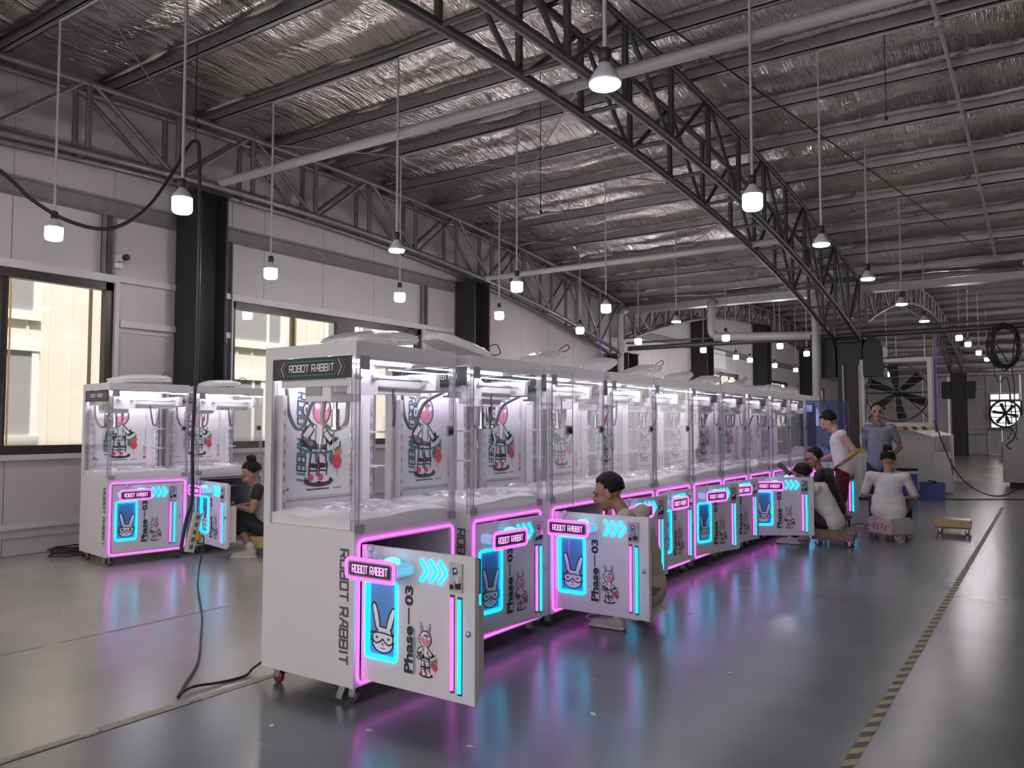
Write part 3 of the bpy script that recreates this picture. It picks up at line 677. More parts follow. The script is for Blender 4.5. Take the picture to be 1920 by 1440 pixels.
    fs = [(i * (n + 1) + j, (i + 1) * (n + 1) + j, (i + 1) * (n + 1) + j + 1, i * (n + 1) + j + 1) for i in range(n) for j in range(n)]
    rim = [j for j in range(n + 1)] + [(i) * (n + 1) + n for i in range(1, n + 1)] + [n * (n + 1) + j for j in range(n - 1, -1, -1)] + [i * (n + 1) for i in range(n - 1, 0, -1)]
    fs2 = [(rim[a], rim[(a + 1) % len(rim)], rim[(a + 1) % len(rim)] + k, rim[a] + k) for a in range(len(rim))]
    mb.add(vs, fs + fs2, FOAM, True); mb.build('foam_bed', None, t)
    rr = random.Random(9); n = 14; vs = [(-.52 + .42 * i / n, .14 + .56 * j / n, .985 + rr.uniform(-.014, .02)) for i in range(n + 1) for j in range(n + 1)]
    mb = MB(); mb.add(vs, [(i * (n + 1) + j, (i + 1) * (n + 1) + j, (i + 1) * (n + 1) + j + 1, i * (n + 1) + j + 1) for i in range(n) for j in range(n)], None, False); mb.build('plastic_sheet', FILM, t)
    # slotted uprights inside the rear corners
    for y in (.055, w - .085):
        p = MB().box(-d + .02, -d + .085, y, y + .03, .90, 1.62).build('slotted_upright', PANELW, t)
        sm = MB()
        for z in [.98 + .075 * q for q in range(8)]: sm.box(-d + .0855, -d + .087, y + .010, y + .019, z, z + .03)
        sm.build('slots', GREYB, p)
    for z in (1.18, 1.40): MB().box(-d + .02, -d + .16, w - .085, w - .012, z, z + .012).build('shelf_bracket', PANELW, t)
    # gantry, carriage, claw and hoses
    MB().box(-.62, -.10, .03, .07, 1.66, 1.76).box(-.62, -.10, w - .07, w - .03, 1.66, 1.76).build('side_rail', WHITE, t)
    MB().box(-.24, -.225, .07, w - .07, 1.63, 1.74).box(-.28, -.225, .07, w - .07, 1.63, 1.642).build('gantry_beam', WHITE, t)
    for x, z in ((-.16, 1.715), (-.34, 1.70)): MB().cyl((x, .07, z), (x, w - .07, z), .007, n=8).build('gantry_shaft', CHROME, t)
    MB().box(-.17, -.15, .10, .32, 1.62, 1.765).build('end_plate', PANELW, t)
    for y in (.15, .28): MB().lathe([(.0, 0), (.02, 0), (.02, .03), (.0, .03)], 10, (-.145, y, 1.72), WHITE, 'x').build('roller', None, t)
    c = MB().box(-.46, -.26, .27, .50, 1.58, 1.70).build('carriage', PANELW, t)
    MB().box(-.455, -.33, .262, .27, 1.61, 1.68).box(-.26, -.256, .30, .36, 1.64, 1.66).build('cover_plate', GREYB, c)
    cl = MB(); cx, cy = -.36, .40
    cl.cyl((cx, cy, 1.58), (cx, cy, 1.50), .012, n=10).cyl((cx, cy, 1.54), (cx, cy, 1.44), .024, n=12).cyl((cx, cy, 1.44), (cx, cy, 1.425), .036, n=12)
    claw = cl.build('claw', CHROME, c)
    for k in range(3):
        q = 2 * PI * k / 3 + .4; u = Vector((math.cos(q), math.sin(q), 0))
        MB().tube(spline([Vector((cx, cy, 1.43)) + u * a + Vector((0, 0, z)) for a, z in ((.03, 0), (.075, .01), (.095, -.05), (.10, -.11), (.07, -.15))], 4), .0055, 6).build('claw_arm', CHROME, c)
    MB().tube(spline([(cx - .03, cy - .05, 1.60), (cx - .03, cy - .07, 1.48), (cx, cy - .02, 1.425), (cx + .03, cy + .05, 1.46), (cx + .04, cy + .06, 1.60)], 6), .0125, 8).build('coiled_hose', HOSEL, c)
    MB().tube(spline([(-.66, .10, 1.66), (-.65, .11, 1.52), (-.64, .16, 1.43), (-.63, .21, 1.46), (-.58, .24, 1.60), (-.45, .30, 1.68)], 6), .011, 8).build('grey_hose', HOSE, t)
    MB().tube(spline([(-.2, .50, 1.66), (-.22, .53, 1.52), (-.26, .57, 1.45), (-.3, .62, 1.47), (-.33, .66, 1.64)], 6), .008, 8).build('grey_hose', HOSE, t)
    # back print
    D = Decal((-d + .012, 0, 0), (0, 1, 0), (0, 0, 1))
    D.glyphs('ROBOT RABBIT', .225, 1.645, .062, NAVY, (0, -1), (1, 0), width=.55, bold=.19, italic=.15)
    figure_print(D, .385, 1.085, .60, 2)
    for v, ww in ((1.085, .05), (1.068, .08)): D.glyphs('ROBOT' if ww < .06 else 'ROBOT RABBIT', .09, v, .010, PRINTK, width=ww, bold=.22)
    for q in range(4): D.line([(.055 + 0, 1.10 - .012 * q), (.075, 1.09 - .012 * q)], .004, PRINTK)
    D.rect(.30, 1.058, .48, 1.066, PRINTK); D.rect(.51, 1.060, .58, 1.066, PRINTG)
    for q in range(42): D.rect(.07 + .0145 * q, 1.004, .078 + .0145 * q, 1.012, PRINTG)
    D.line([(.06, 1.02), (.69, 1.02)], .002, PRINTG); D.line([(.06, 1.0), (.69, 1.0)], .002, PRINTG)
    for q in range(9): D.line([(.115, 1.22 + .022 * q), (.128, 1.235 + .022 * q)], .006, PRINTG); D.line([(.665, 1.50 + .02 * q), (.675, 1.513 + .02 * q)], .004, PRINTG)
    D.line([(.07, 1.74), (.07, 1.52), (.10, 1.46), (.10, 1.25), (.07, 1.2), (.07, 1.12)], .003, PRINTG)
    D.line([(.63, 1.74), (.69, 1.70), (.69, 1.45), (.67, 1.42), (.67, 1.22)], .003, PRINTG)
    for q, ch in enumerate('玩来签'): D.text(ch, .648, 1.150 - .042 * q, .036, REDP, bold=.02)
    D.rect(.648, 1.194, .684, 1.201, REDP); D.rect(.648, 1.205, .672, 1.2085, REDP); D.rect(.640, 1.06, .6415, 1.15, PINKP)
    D.rect(.40, 1.725, .52, 1.735, PRINTK)
    for q in range(8): D.rect(.43 + .012 * q, 1.705, .437 + .012 * q, 1.711, PRINTG)
    D.build('back_print', t)
    # casters
    for k, (x, y) in enumerate(((-.06, .07), (-.06, w - .07), (-d + .07, .07), (-d + .07, w - .07))):
        c = MB().box(x - .035, x + .035, y - .03, y + .03, .094, .10).prism([(x - .03, .094), (x + .03, .094), (x + .012, .035), (x - .022, .035)], (0, y - .018, 0), (1, 0, 0), (0, 0, 1), -.003).prism([(x - .03, .094), (x + .03, .094), (x + .012, .035), (x - .022, .035)], (0, y + .021, 0), (1, 0, 0), (0, 0, 1), -.003).build('caster', STEELP, t)
        MB().lathe([(.0, -.014), (.03, -.014), (.037, -.009), (.037, .009), (.03, .014), (.0, .014)], 16, (x - .006, y, .037), WHEELR if k == 2 else WHEELG, 'y').build('wheel', None, c)
        if k == 0:
            MB().prism([(x - .10, .022), (x - .055, .018), (x - .030, .085), (x - .066, .09)], (0, y - .04, 0), (1, 0, 0), (0, 0, 1), -.05).build('brake_pedal', CHROME, c)
    # --- door (local: hinge on the z axis, panel along +y, front at x = 0)
    DW = .735
    # the door leaf has a real opening for its little window
    u0, u1, v0, v1 = .035, .245, .265, .655
    lf = MB().box(-.02, 0, 0, u0, .14, .828).box(-.02, 0, u1, DW, .14, .828).box(-.02, 0, u0, u1, .14, v0).box(-.02, 0, u0, u1, v1, .828).box(-.035, -.02, DW - .03, DW, .16, .81)
    dr = lf.build('door', WHITE, t, (.004, .052, 0))
    MB().box(-.013, -.008, u0, u1, v0, v1).build('door_window', BLUEG, dr)
    MB().tube([(.003, a, c) for a, c in rrect(u0 + .002, v0 + .002, u1 - .002, v1 - .002, .018)], .0075, 6, closed=True).box(-.019, -.001, u0, u0 + .012, v0, v1).box(-.019, -.001, u0, u1, v0, v0 + .012).build('window_neon', NEONC, dr)
    D = Decal((-.008, 0, 0), (0, 1, 0), (0, 0, 1)); rabbit_emblem(D, .062, .290, .170, True); e1 = D.build('window_emblem', dr)
    # sign box with joystick and button
    bx = MB().prism(rrect(.045, .705, .355, .765, .02), (0, 0, 0), (0, 1, 0), (0, 0, 1), .115).build('sign_box', FROSTC, dr)
    MB().prism(rrect(.02, .682, .345, .782, .025), (.115, 0, 0), (0, 1, 0), (0, 0, 1), .016).build('sign_face', mat('sign_grey', (.22, .2, .22), .4), dr)
    MB().tube([(.131, a, c) for a, c in rrect(.022, .684, .343, .780, .024)], .0095, 6, closed=True).build('sign_neon', NEONP, dr)
    D = Decal((.131, 0, 0), (0, 1, 0), (0, 0, 1)); D.poly(rrect(.045, .702, .320, .762, .008), PRINTK, 0); D.glyphs('ROBOT RABBIT', .064, .714, .036, SIGNTXT, width=.245, bold=.17, layer=2); D.build('sign_lettering', dr)
    MB().lathe([(.04, .766), (.04, .770), (.012, .772), (.009, .79), (.009, .805), (.014, .81)], 12, (.06, .12, 0), FROST).build('joystick_stem', None, dr)
    MB().ell((.06, .12, .828), (.021, .021, .021)).build('joystick_knob', FROST, dr)
    MB().lathe([(.042, .765), (.042, .775), (.036, .786), (.018, .793), (.0, .795)], 16, (.06, .265, 0), BTNGLOW).build('push_button', None, dr)
    for k in range(3):
        a = .405 + .058 * k
        MB().tube([(.004, a, .788), (.004, a + .040, .7375), (.004, a, .687)], .0088, 7).build('chevron', NEONC, dr)
    cs = MB().box(0, .010, .588, .664, .655, .79).build('coin_slot', STEELP, dr)
    MB().lathe([(.0, .0), (.018, .0), (.018, .006), (.0, .008)], 12, (.010, .620, .755), STEELP, 'x').box(.018, .0195, .618, .622, .738, .772, BLACK).box(.010, .022, .612, .622, .700, .712, CHROME).box(.010, .016, .596, .612, .668, .69, BLACK).box(.010, .018, .628, .655, .672, .70, BLACK).box(.010, .02, .636, .652, .70, .735, CHROME).build('coin_fitting', None, dr)
    for a, m, z0, z1 in ((.602, NEONP, .192, .628), (.648, NEONC, .186, .622)):
        st = MB().tube([(.004, a, z0), (.004, a, z1)], .0095, 8).build('neon_strip', m, dr)
        MB().box(0, .004, a - .013, a + .013, z0 - .012, z1 + .012).build('strip_channel', PRINTK, dr)
    MB().box(-.13, -.02, .575, .675, .63, .80).build('coin_mechanism', BLACK, dr); MB().box(-.12, -.036, .60, .70, .20, .58).build('coin_box', WHITE, dr)
    MB().lathe([(.014, 0), (.014, .008), (.009, .012), (.0, .012)], 12, (0, .698, .468), STEELP, 'x').build('door_lock', None, dr)
    D = Decal((0, 0, 0), (0, 1, 0), (0, 0, 1))
    D.text('Phase', .355, .225, .058, PRINTK, (0, 1), (-1, 0), width=.232, bold=.04); D.rect(.322, .462, .331, .545, PRINTK); D.text('03', .355, .553, .054, PRINTK, (0, 1), (-1, 0), width=.10, bold=.045)
    D.rect(.358, .225, .365, .45, TEAL); D.rect(.372, .232, .3745, .40, REDP); figure_print(D, .435, .225, .235, 1); D.build('door_print', dr)
    return t

m0 = build_machine()
D = Decal((-.008, 0, 0), (0, 1, 0), (0, 0, 1)); rabbit_emblem(D, .062, .290, .170, False); EMB_DOTS = D.mb.mesh('window_emblem')
ROW = [2.97, 3.96, 4.91, 5.87, 6.74, 7.65, 8.52, 9.45, 10.36, 11.25, 12.1]
DOOR = [90, 6, 90, 12, 4, 17, 12, 58, 8, 4, 56]
DOTS = {5, 7, 8}
ROWLAB = ['white claw machine nearest of the long row, neon door swung square open, cable underneath',
          'white claw machine second in the long row, door just ajar, glass door open',
          'third claw machine of the long row, neon door open before the crouching man',
          'fourth claw machine of the long row, its front hidden behind the crouching man',
          'fifth claw machine of the long row, door nearly shut, beyond the crouching man',
          'sixth claw machine of the long row, door ajar with dot-eyed rabbit emblem',
          'seventh claw machine of the long row, mostly masked by the ajar door before it',
          'eighth claw machine of the long row, open neon door screening the squatting man in white',
          'ninth claw machine of the long row, where the man in glasses leans',
          'tenth claw machine of the long row, standing behind the man in the sleeveless top',
          'last claw machine of the long row, door open and blue-filmed glass door swung out']
MACH = []
def set_machine(t, ang, gang=0, dots=False, off=(0, 0, 0)):
    child(t, 'door')[0].rotation_euler = (0, 0, -math.radians(ang))
    child(t, 'carriage')[0].location = off
    child(t, 'glass_door')[0].rotation_euler = (0, 0, -math.radians(gang))
    if dots: child(child(t, 'door')[0], 'window_emblem')[0].data = EMB_DOTS
for k, y in enumerate(ROW):
    t = m0 if k == 0 else dup(m0)
    t.location = (-3.0 + (0 if k < 8 else .01), y, 0); t['label'] = ROWLAB[k]; t['group'] = 'claw machines in the long row'
    MACH.append(t)
lm1 = dup(m0, (-8.0, 4.43, 0), -math.radians(8), 'claw machine by the window wall, door shut, nearer of the pair'); lm2 = dup(m0, (-7.97, 5.42, 0), -math.radians(6), 'claw machine by the window wall, door open beside the seated woman')
for t in (lm1, lm2): t['group'] = 'claw machines by the window wall'
OFFS = {0: (.02, -.22, 0), 1: (0, .2, 0), 2: (.05, .22, 0), 4: (0, .15, 0), 6: (0, -.1, 0), 8: (.05, .2, 0)}
for k, t in enumerate(MACH): set_machine(t, DOOR[k], {1: 22, 10: 35}.get(k, 0), k in DOTS, OFFS.get(k, (0, 0, 0)))
set_machine(lm1, 0, 0, True, (0, -.2, 0)); set_machine(lm2, 97, 0, False, (0, -.15, 0))
ol = child(lm2, 'neon_outline')[0]; ol.data = ol.data.copy(); ol.data.materials.clear(); ol.data.materials.append(mat('unlit_neon', (.09, .08, .1), .4)); ol['label'] = 'unlit neon outline'
g = child(MACH[10], 'glass_door')[0]; g.data = g.data.copy(); g.data.materials.clear(); g.data.materials.append(BLUEFILM); g['label'] = 'glass door covered in blue film'

# ---- plastic-wrapped parcels lying on the machines
def parcel_mesh(sx, sy, sz, seed, tail):
    bm = bmesh.new(); bmesh.ops.create_cube(bm, size=1.0); bmesh.ops.subdivide_edges(bm, edges=bm.edges[:], cuts=7, use_grid_fill=True)
    rr = random.Random(seed)
    for v in bm.verts:
        x, y, z = v.co; e = max(abs(x), abs(y)) * 2
        th = 1 - .45 * max(0, e - .55) / .45
        n = rr.uniform(-.035, .035); q = 1 + tail * max(0, -y - .1)
        v.co = Vector(((x * (1 - .12 * (abs(y) * 2) ** 4) + n * .5) * sx, (y * (1 - .12 * (abs(x) * 2) ** 4) + n * .5) * sy * q, (z + .5) * sz * th + n * .4 * sz * (z > -.4)))
    me = bpy.data.meshes.new('wrapped_parcel'); bm.to_mesh(me); bm.free()
    me.materials.append(WRAP)
    for p in me.polygons: p.use_smooth = p.index % 3 != 0
    return me
PM = [parcel_mesh(*a) for a in ((.34, .58, .085, 1, .3), (.26, .46, .075, 2, .1), (.28, .52, .075, 3, .35))]
PARC = [(0, -.36, .50, .12, 0.10), (1, -.33, .28, -.25, -.24), (1, -.36, .46, .1, .24), (1, -.36, .46, .15, .26), (2, -.33, .42, .0, .2), (1, -.33, .44, .1, .2), (2, -.34, .42, .1, .16), (1, -.33, .42, .15, .16), (2, -.34, .36, -.1, .05), (1, -.33, .34, .4, .2), (1, -.33, .40, .3, .2)]
nth = ['nearest', 'second', 'third', 'fourth', 'fifth', 'sixth', 'seventh', 'eighth', 'ninth', 'tenth', 'last']
def parcel(t, v, x, y, rz, tilt, lab):
    M = t.matrix_basis; p = M @ Vector((x, y, 0)); lift = abs(math.sin(tilt)) * (.30, .245, .28)[v] + .002
    o = link('wrapped_parcel', PM[v], None, (p.x, p.y, 1.893 + lift), lab, 'parcel', 'parcels on top of the claw machines')
    o.rotation_euler = (tilt, 0, t.rotation_euler.z + rz)
    MB().tube(spline([(.08, .17, .06), (.14, .21, .10), (.13, .27, .06), (.09, .25, .04), (.06, .19, .05)], 5), .004, 5).build('cable', BLACK, o)
    return o
for k, (v, x, y, rz, ti) in enumerate(PARC):
    parcel(MACH[k], v, x, y, rz, ti, 'white plastic-wrapped parcel on top of the %s claw machine of the long row' % nth[k])
parcel(lm1, 0, -.25, .42, .1, .05, 'white plastic-wrapped parcel on the shut claw machine by the windows')
parcel(lm2, 1, -.25, .42, .05, .05, 'white plastic-wrapped parcel on the claw machine beside the seated woman')

# ------------------------------------------------------------------ pendant lamps
def bulb_a():
    t = root('pendant_lamp', (0, 0, 0), 'x', 'lamp')
    MB().lathe([(.0, -.0), (.06, .0), (.074, .012), (.078, .03), (.078, .125), (.0, .125)], 20).build('bulb_glow', BULBM, t)
    MB().lathe([(.080, .12), (.076, .14), (.05, .175), (.03, .20), (.028, .215), (.0, .215)], 20).build('bulb_housing', LILAC, t)
    MB().lathe([(.0, .205), (.032, .205), (.034, .26), (.026, .28), (.0, .28)], 14).build('socket', SOCKET, t)
    MB().cyl((0, 0, .27), (0, 0, 1.27), .012, n=8).build('rod', CONDUIT, t)
    return t
def bulb_b():
    t = root('pendant_lamp', (0, 0, 0), 'x', 'lamp')
    MB().lathe([(.045, .004), (.05, .0), (.078, .0), (.084, .006), (.084, .016), (.045, .016)], 24).build('bulb_glow', BULBM, t)
    MB().lathe([(.0, .008), (.045, .008), (.045, .012), (.086, .016), (.088, .03), (.07, .06), (.045, .10), (.032, .13), (.0, .13)], 24).build('bulb_housing', LILAC, t)
    MB().lathe([(.0, .125), (.034, .125), (.036, .19), (.028, .21), (.0, .21)], 14).build('socket', SOCKET, t)
    MB().cyl((0, 0, .20), (0, 0, 1.20), .012, n=8).build('rod', CONDUIT, t)
    return t
LA, LB = bulb_a(), bulb_b(); used = {}
def lamp(x, y, z, kind, label, group):
    p = LA if kind == 'A' else LB
    t = p if kind not in used else dup(p)
    used[kind] = 1; t.location = (x, y, z); t['label'] = label; t['group'] = group
    r0 = .27 if kind == 'A' else .20; r = child(t, 'rod')[0]
    s = ztop(y) - .02 - z - r0
    r.scale = (1, 1, s); r.location = (0, 0, r0 * (1 - s))
    return t
LY = [3.77, 6.33, 8.66, 11.2, 14.05, 16.8]
order = ['first', 'second', 'third', 'fourth', 'fifth', 'last']
for k, y in enumerate(LY):
    lamp(-7.87, y, 3.22 + .02 * k, 'A', order[k] + ' lit pendant bulb of the near-bay row along the window wall', 'pendant lamps')
    b = k in (1, 4)
    lamp(-5.80, y, (3.30 if b else 3.17) + .02 * k, 'B' if b else 'A', order[k] + (' pendant lamp, a bell-shaped one,' if b else ' lit pendant bulb') + ' of the row left of the claw machines', 'pendant lamps')
    b = k != 1
    lamp(-1.95, y, (3.28 if b else 3.16) + .025 * k, 'B' if b else 'A', order[k] + (' pendant lamp, a bell-shaped one,' if b else ' lit pendant bulb') + ' of the row over the open floor', 'pendant lamps')
LY2 = [20.96, 23.68, 25.04, 27.76, 30.48]
order2 = ['first', 'second', 'third', 'fourth', 'fifth']
for k, y in enumerate(LY2): lamp(-7.87, y, 3.44, 'A', order2[k] + ' small lit bulb of the far-bay row along its window wall', 'pendant lamps')
for k, y in enumerate((20.96, 23.68)): lamp(-5.8, y, 3.44, 'A', ('nearer' if k == 0 else 'farther') + ' of two lit bulbs hung left of the drain pipe in the far bay', 'pendant lamps')
for k, y in enumerate((23.68, 26.4, 30.48, 34.56)): lamp(-1.95, y, 3.66 + .06 * k, 'A', order2[k] + ' small lit bulb of the row beyond the valley pipe on the open side', 'pendant lamps')
lamp(-3.9, 25.04, 2.85, 'A', 'lit bulb seen through the slats of the big louvred fan', 'pendant lamps')
# conduits feeding the lamps along the purlins
def conduit(pts, lab, grp='lamp conduits'):
    return MB().tube(pts, .013, 6).build('conduit', CONDUIT, None, label=lab, cat='conduit', group=grp)
for k, y in enumerate(LY):
    z = ztop(y) - .015
    conduit([(-7.87, y, z), (-5.8, y, z)], 'white conduit across the ceiling joining the %s lamps of the two left rows' % order[k])
    conduit([(-1.95, y, z), (-.81, y, z), (XR, y, z)], 'white conduit across the ceiling to the %s lamp over the open floor' % order[k])
pts = [(-.81, y, ztop(y) - .03) for y in [-2 + 1.0 * i for i in range(21)]]
mc2 = MB().tube(pts, .022, 8).build('main_conduit', CONDUIT, None, label='thick white conduit running the length of the roof over the open floor', cat='conduit')
for y in LY: MB().lathe([(.0, -.045), (.045, -.045), (.045, .03), (.0, .03)], 12, (-.81, y, ztop(y) - .03)).build('junction_box', CONDUIT, mc2)
# roof bracing rods and hanging cords
def rod(a, b, r, m, name, lab, cat, grp=None):
    return MB().cyl(a, b, r, n=6).build(name, m, None, label=lab, cat=cat, group=grp)
for k, (a, b) in enumerate((((-9.0, 7.35), (-3.85, 12.6)), ((-9.0, 12.6), (-3.85, 7.35)), ((-9.0, 5.6), (-3.85, 0.6)), ((-9.0, 12.9), (-3.85, 18.0)), ((-9.0, 17.9), (-3.85, 12.9)))):
    rod((a[0], a[1], ztop(a[1]) - .03), (b[0], b[1], ztop(b[1]) - .03), .009, GALV, 'bracing_rod', ('thin bracing rod under the foil roof, ' + ['from the wall truss to beyond the second strut', 'crossing back over the second strut', 'nearest the top of the photo', 'starting at the second wall column', 'ending near the roof valley at the wall'][k]), 'bracing rod', 'roof bracing rods')
rod((-3.4, 4.4, ztop(4.4) - .04), (-.9, 17.6, ztop(17.6) - .04), .009, BLACK, 'bracing_rod', 'long dark wire slanting under the roof, dark truss to open floor', 'bracing rod')
for x, y, z, lab in ((-4.7, 7.5, 3.85, 'thin black cord with a small weight hanging left of the dark truss'), (-1.3, 8.66, 4.55, 'thin black cord with a small weight hanging over the open floor')):
    c = MB().cyl((x, y, z), (x, y, ztop(y)), .005, n=6).build('pull_wire', BLACK, None, label=lab, cat='cord'); MB().ell((x, y, z), (.018, .018, .024)).build('weight', BLACK, c)

# ---- hanging power strip and its cables by the window wall
pw = root('power_cable', (0, 0, 0), 'thick black cable looping down from the roof to the hanging power strip', 'cable')
MB().tube(spline([(-7.3, 1.2, 4.3), (-7.3, 2.3, 3.98), (-7.3, 3.04, 3.6), (-7.3, 3.31, 3.41), (-7.3, 3.63, 3.29), (-7.3, 4.0, 3.3), (-7.3, 4.34, 3.55), (-7.3, 4.61, 3.96), (-7.3, 4.8, 4.32), (-7.3, 4.88, 4.40), (-7.3, 4.93, 4.30), (-7.3, 4.95, 3.4), (-7.3, 4.95, 2.2), (-7.3, 4.92, 1.3), (-7.3, 4.93, .7), (-7.3, 4.87, .5), (-7.3, 4.82, .22), (-7.29, 4.84, .16), (-7.29, 4.89, .17)], 6), .018, 8).build('cable', BLACK, pw)
MB().cyl((-7.3, 4.88, 4.40), (-7.3, 4.88, ztop(4.88)), .006, n=6).build('tie_wire', BLACK, pw)
MB().cyl((-7.3, 1.2, 4.3), (-7.3, 1.2, ztop(1.2)), .006, n=6).build('tie_wire', BLACK, pw)
M = Matrix.Translation((-7.27, 4.93, .36)) @ Matrix.Rotation(math.radians(-14), 4, 'X')
ps = root('power_strip', (-7.27, 4.93, .17), 'long white power strip hanging from the black cable between the wall machines', 'power strip')
Mi = Matrix.Translation((0, 0, .19)) @ Matrix.Rotation(math.radians(-14), 4, 'X')
MB().box(-.022, .022, -.045, .045, -.20, .20, None, Mi).build('strip_body', mat('old_white_plastic', (.6, .56, .5), .45, noise=.15), ps)
for k in range(5): MB().box(.022, .0235, -.02, .02, -.17 + .075 * k, -.125 + .075 * k, PRINTG, Mi).build('socket', None, ps)
MB().box(.02, .065, .02, .07, -.07, -.01, None, Mi).build('plug', mat('yellow_plug', (.5, .36, .05), .5), ps)
MB().tube(spline([(-7.21, 4.99, .32), (-7.15, 4.97, .30), (-7.08, 4.9, .15), (-6.95, 4.78, .012), (-6.3, 4.33, .010), (-5.4, 3.75, .010), (-4.9, 3.40, .010), (-4.35, 3.0, .010), (-4.05, 2.72, .010), (-3.88, 2.56, .010), (-3.90, 2.60, .022), (-3.93, 2.70, .020), (-3.90, 2.83, .010), (-3.88, 2.98, .010), (-3.90, 3.05, .03), (-3.80, 3.06, .10), (-3.735, 3.06, .16)], 6), .008, 6).build('extension_cable', BLACK, None, label='black cable lying across the floor and rising into the nearest claw machine', cat='cable')
rr = random.Random(4); pts = []
for i in range(64):
    q = 2 * PI * i / 15; pts.append((-9.0 + (.20 + rr.uniform(-.05, .05)) * math.cos(q), 4.62 + (.22 + rr.uniform(-.05, .05)) * math.sin(q), .014 + .0016 * i))
pts += [(-8.86, 4.70, .20), (-8.84, 4.84, .27), (-8.82, 4.95, .16), (-8.8, 5.0, .02)]
MB().tube(spline(pts, 2), .009, 5).build('floor_cable_coil', BLACK, None, label='coil of black cable lying on the floor beside the window wall', cat='cable')
cc = root('security_camera', (XW + .02, 5.3, 3.36), 'small white security camera fixed on the wall stud beside the first window', 'camera')
MB().box(0, .09, -.05, .05, .02, .08).build('bracket', WHITE, cc); MB().box(.02, .22, -.045, .045, .09, .17).build('housing', WHITE, cc); MB().lathe([(.0, 0), (.04, 0), (.04, .05), (.03, .06), (.0, .06)], 12, (.22, 0, .13), BLACK, 'x').build('lens', None, cc)
bn = MB().box(0, .01, 0, 2.2, 0, .62).build('wall_banner', WHITEP, None, (XW + .03, 25.3, 3.42), label='white cloth banner high on the far-bay wall above the windows', cat='banner')

# ---- big louvred exhaust fan hung from the valley pipe
fn = root('louvred_fan', (-2.72, 18.62, 1.42), 'large louvred exhaust fan in a white frame hanging under the valley pipe', 'fan')
FW2 = .69
for a in ((-FW2, FW2, 0, .08), (-FW2, FW2, 1.36, 1.44), (-FW2, -FW2 + .08, .08, 1.36), (FW2 - .08, FW2, .08, 1.36)): MB().box(a[0], a[1], -.2, .2, a[2], a[3]).build('frame', GIRTW, fn)
sh = MB(); n = 40; vs = []
for i in range(n):
    q = 2 * PI * i / n; c, s_ = math.cos(q), math.sin(q)
    for r, y in ((.62, .0), (.62, .18), (.595, .18), (.595, .0)): vs.append((r * c, y, .72 + r * s_))
sh.add(vs, [(4 * i + k, 4 * i + (k + 1) % 4, 4 * ((i + 1) % n) + (k + 1) % 4, 4 * ((i + 1) % n) + k) for i in range(n) for k in range(4)]); sh.build('ring', BLACKST, fn)
for k in range(6):
    q = 2 * PI * k / 6 + .35; M = Matrix.Translation((0, .06, .72)) @ Matrix.Rotation(q, 4, 'Y')
    M2 = M @ Matrix.Rotation(.45, 4, 'X')
    bl = MB(); bl.prism([(.10, -.05), (.35, -.10), (.57, -.12), (.57, .10), (.35, .07), (.10, .05)], M2 @ Vector((0, 0, 0)), (M2.to_3x3() @ Vector((1, 0, 0))), (M2.to_3x3() @ Vector((0, 0, 1))), .008); bl.build('blade', BLACKST, fn)
MB().lathe([(.0, -.06), (.07, -.06), (.09, .0), (.09, .14), (.0, .14)], 16, (0, .04, .72), BLACKST, 'y').build('hub', None, fn)
for k in range(9): MB().box(-.61, .61, -.19, -.12, .14 + .15 * k, .149 + .15 * k).build('slat', GIRTD, fn)
for a, b in (((-.6, .1, .16), (-.1, .1, .7)), ((.6, .1, .16), (.1, .1, .7)), ((-.6, .1, .72), (.6, .1, .72))): MB().cyl(a, b, .012, n=6).build('brace', BLACKST, fn)
for x in (-.6, 0, .55): MB().cyl((x, 0, 1.44), (x, 0, 1.95), .012, n=6).build('hanger', GALV, fn)
MB().box(-.2, .2, -.06, .06, 1.44, 1.48).build('hanger_plate', BLACKST, fn)
MB().box(-FW2, .15, -.22, -.15, -.06, 0).build('bottom_rail', mat('orange_rail', (.45, .22, .06), .5), fn)
hz = MB()
for k in range(6): hz.add([(.15 + .09 * k, -.221, -.07), (.24 + .09 * k, -.221, -.07), (.20 + .09 * k, -.221, .0), (.11 + .09 * k, -.221, .0)], [(0, 1, 2, 3)], YELLOW if k % 2 else PRINTK)
hz.build('hazard_strip', None, fn)
# exhaust fan in the far wall
ff = root('wall_fan', (-1.88, YE - .25, 2.0), 'round exhaust fan with dark blades set in the bright far window', 'fan')
sh = MB(); vs = []
for i in range(n):
    q = 2 * PI * i / n; c, s_ = math.cos(q), math.sin(q)
    for r, y in ((.70, -.1), (.70, .1), (.60, .1), (.60, -.1)): vs.append((r * c, y, r * s_))
sh.add(vs, [(4 * i + k, 4 * i + (k + 1) % 4, 4 * ((i + 1) % n) + (k + 1) % 4, 4 * ((i + 1) % n) + k) for i in range(n) for k in range(4)]); sh.build('ring', BLACKST, ff)
for k in range(6):
    q = 2 * PI * k / 6 + .2; M = Matrix.Rotation(q, 4, 'Y')
    MB().prism([(.1, -.05), (.55, -.09), (.55, .08), (.1, .05)], (0, 0, 0), M.to_3x3() @ Vector((1, 0, 0)), M.to_3x3() @ Vector((0, 0, 1)), .01).build('blade', BLACKST, ff)
MB().lathe([(.0, -.08), (.11, -.08), (.11, .08), (.0, .08)], 14, (0, 0, 0), BLACKST, 'y').build('hub', None, ff)
MB().box(-.8, .8, -.25, .1, -.78, -.70).build('shelf', GIRTD, ff)

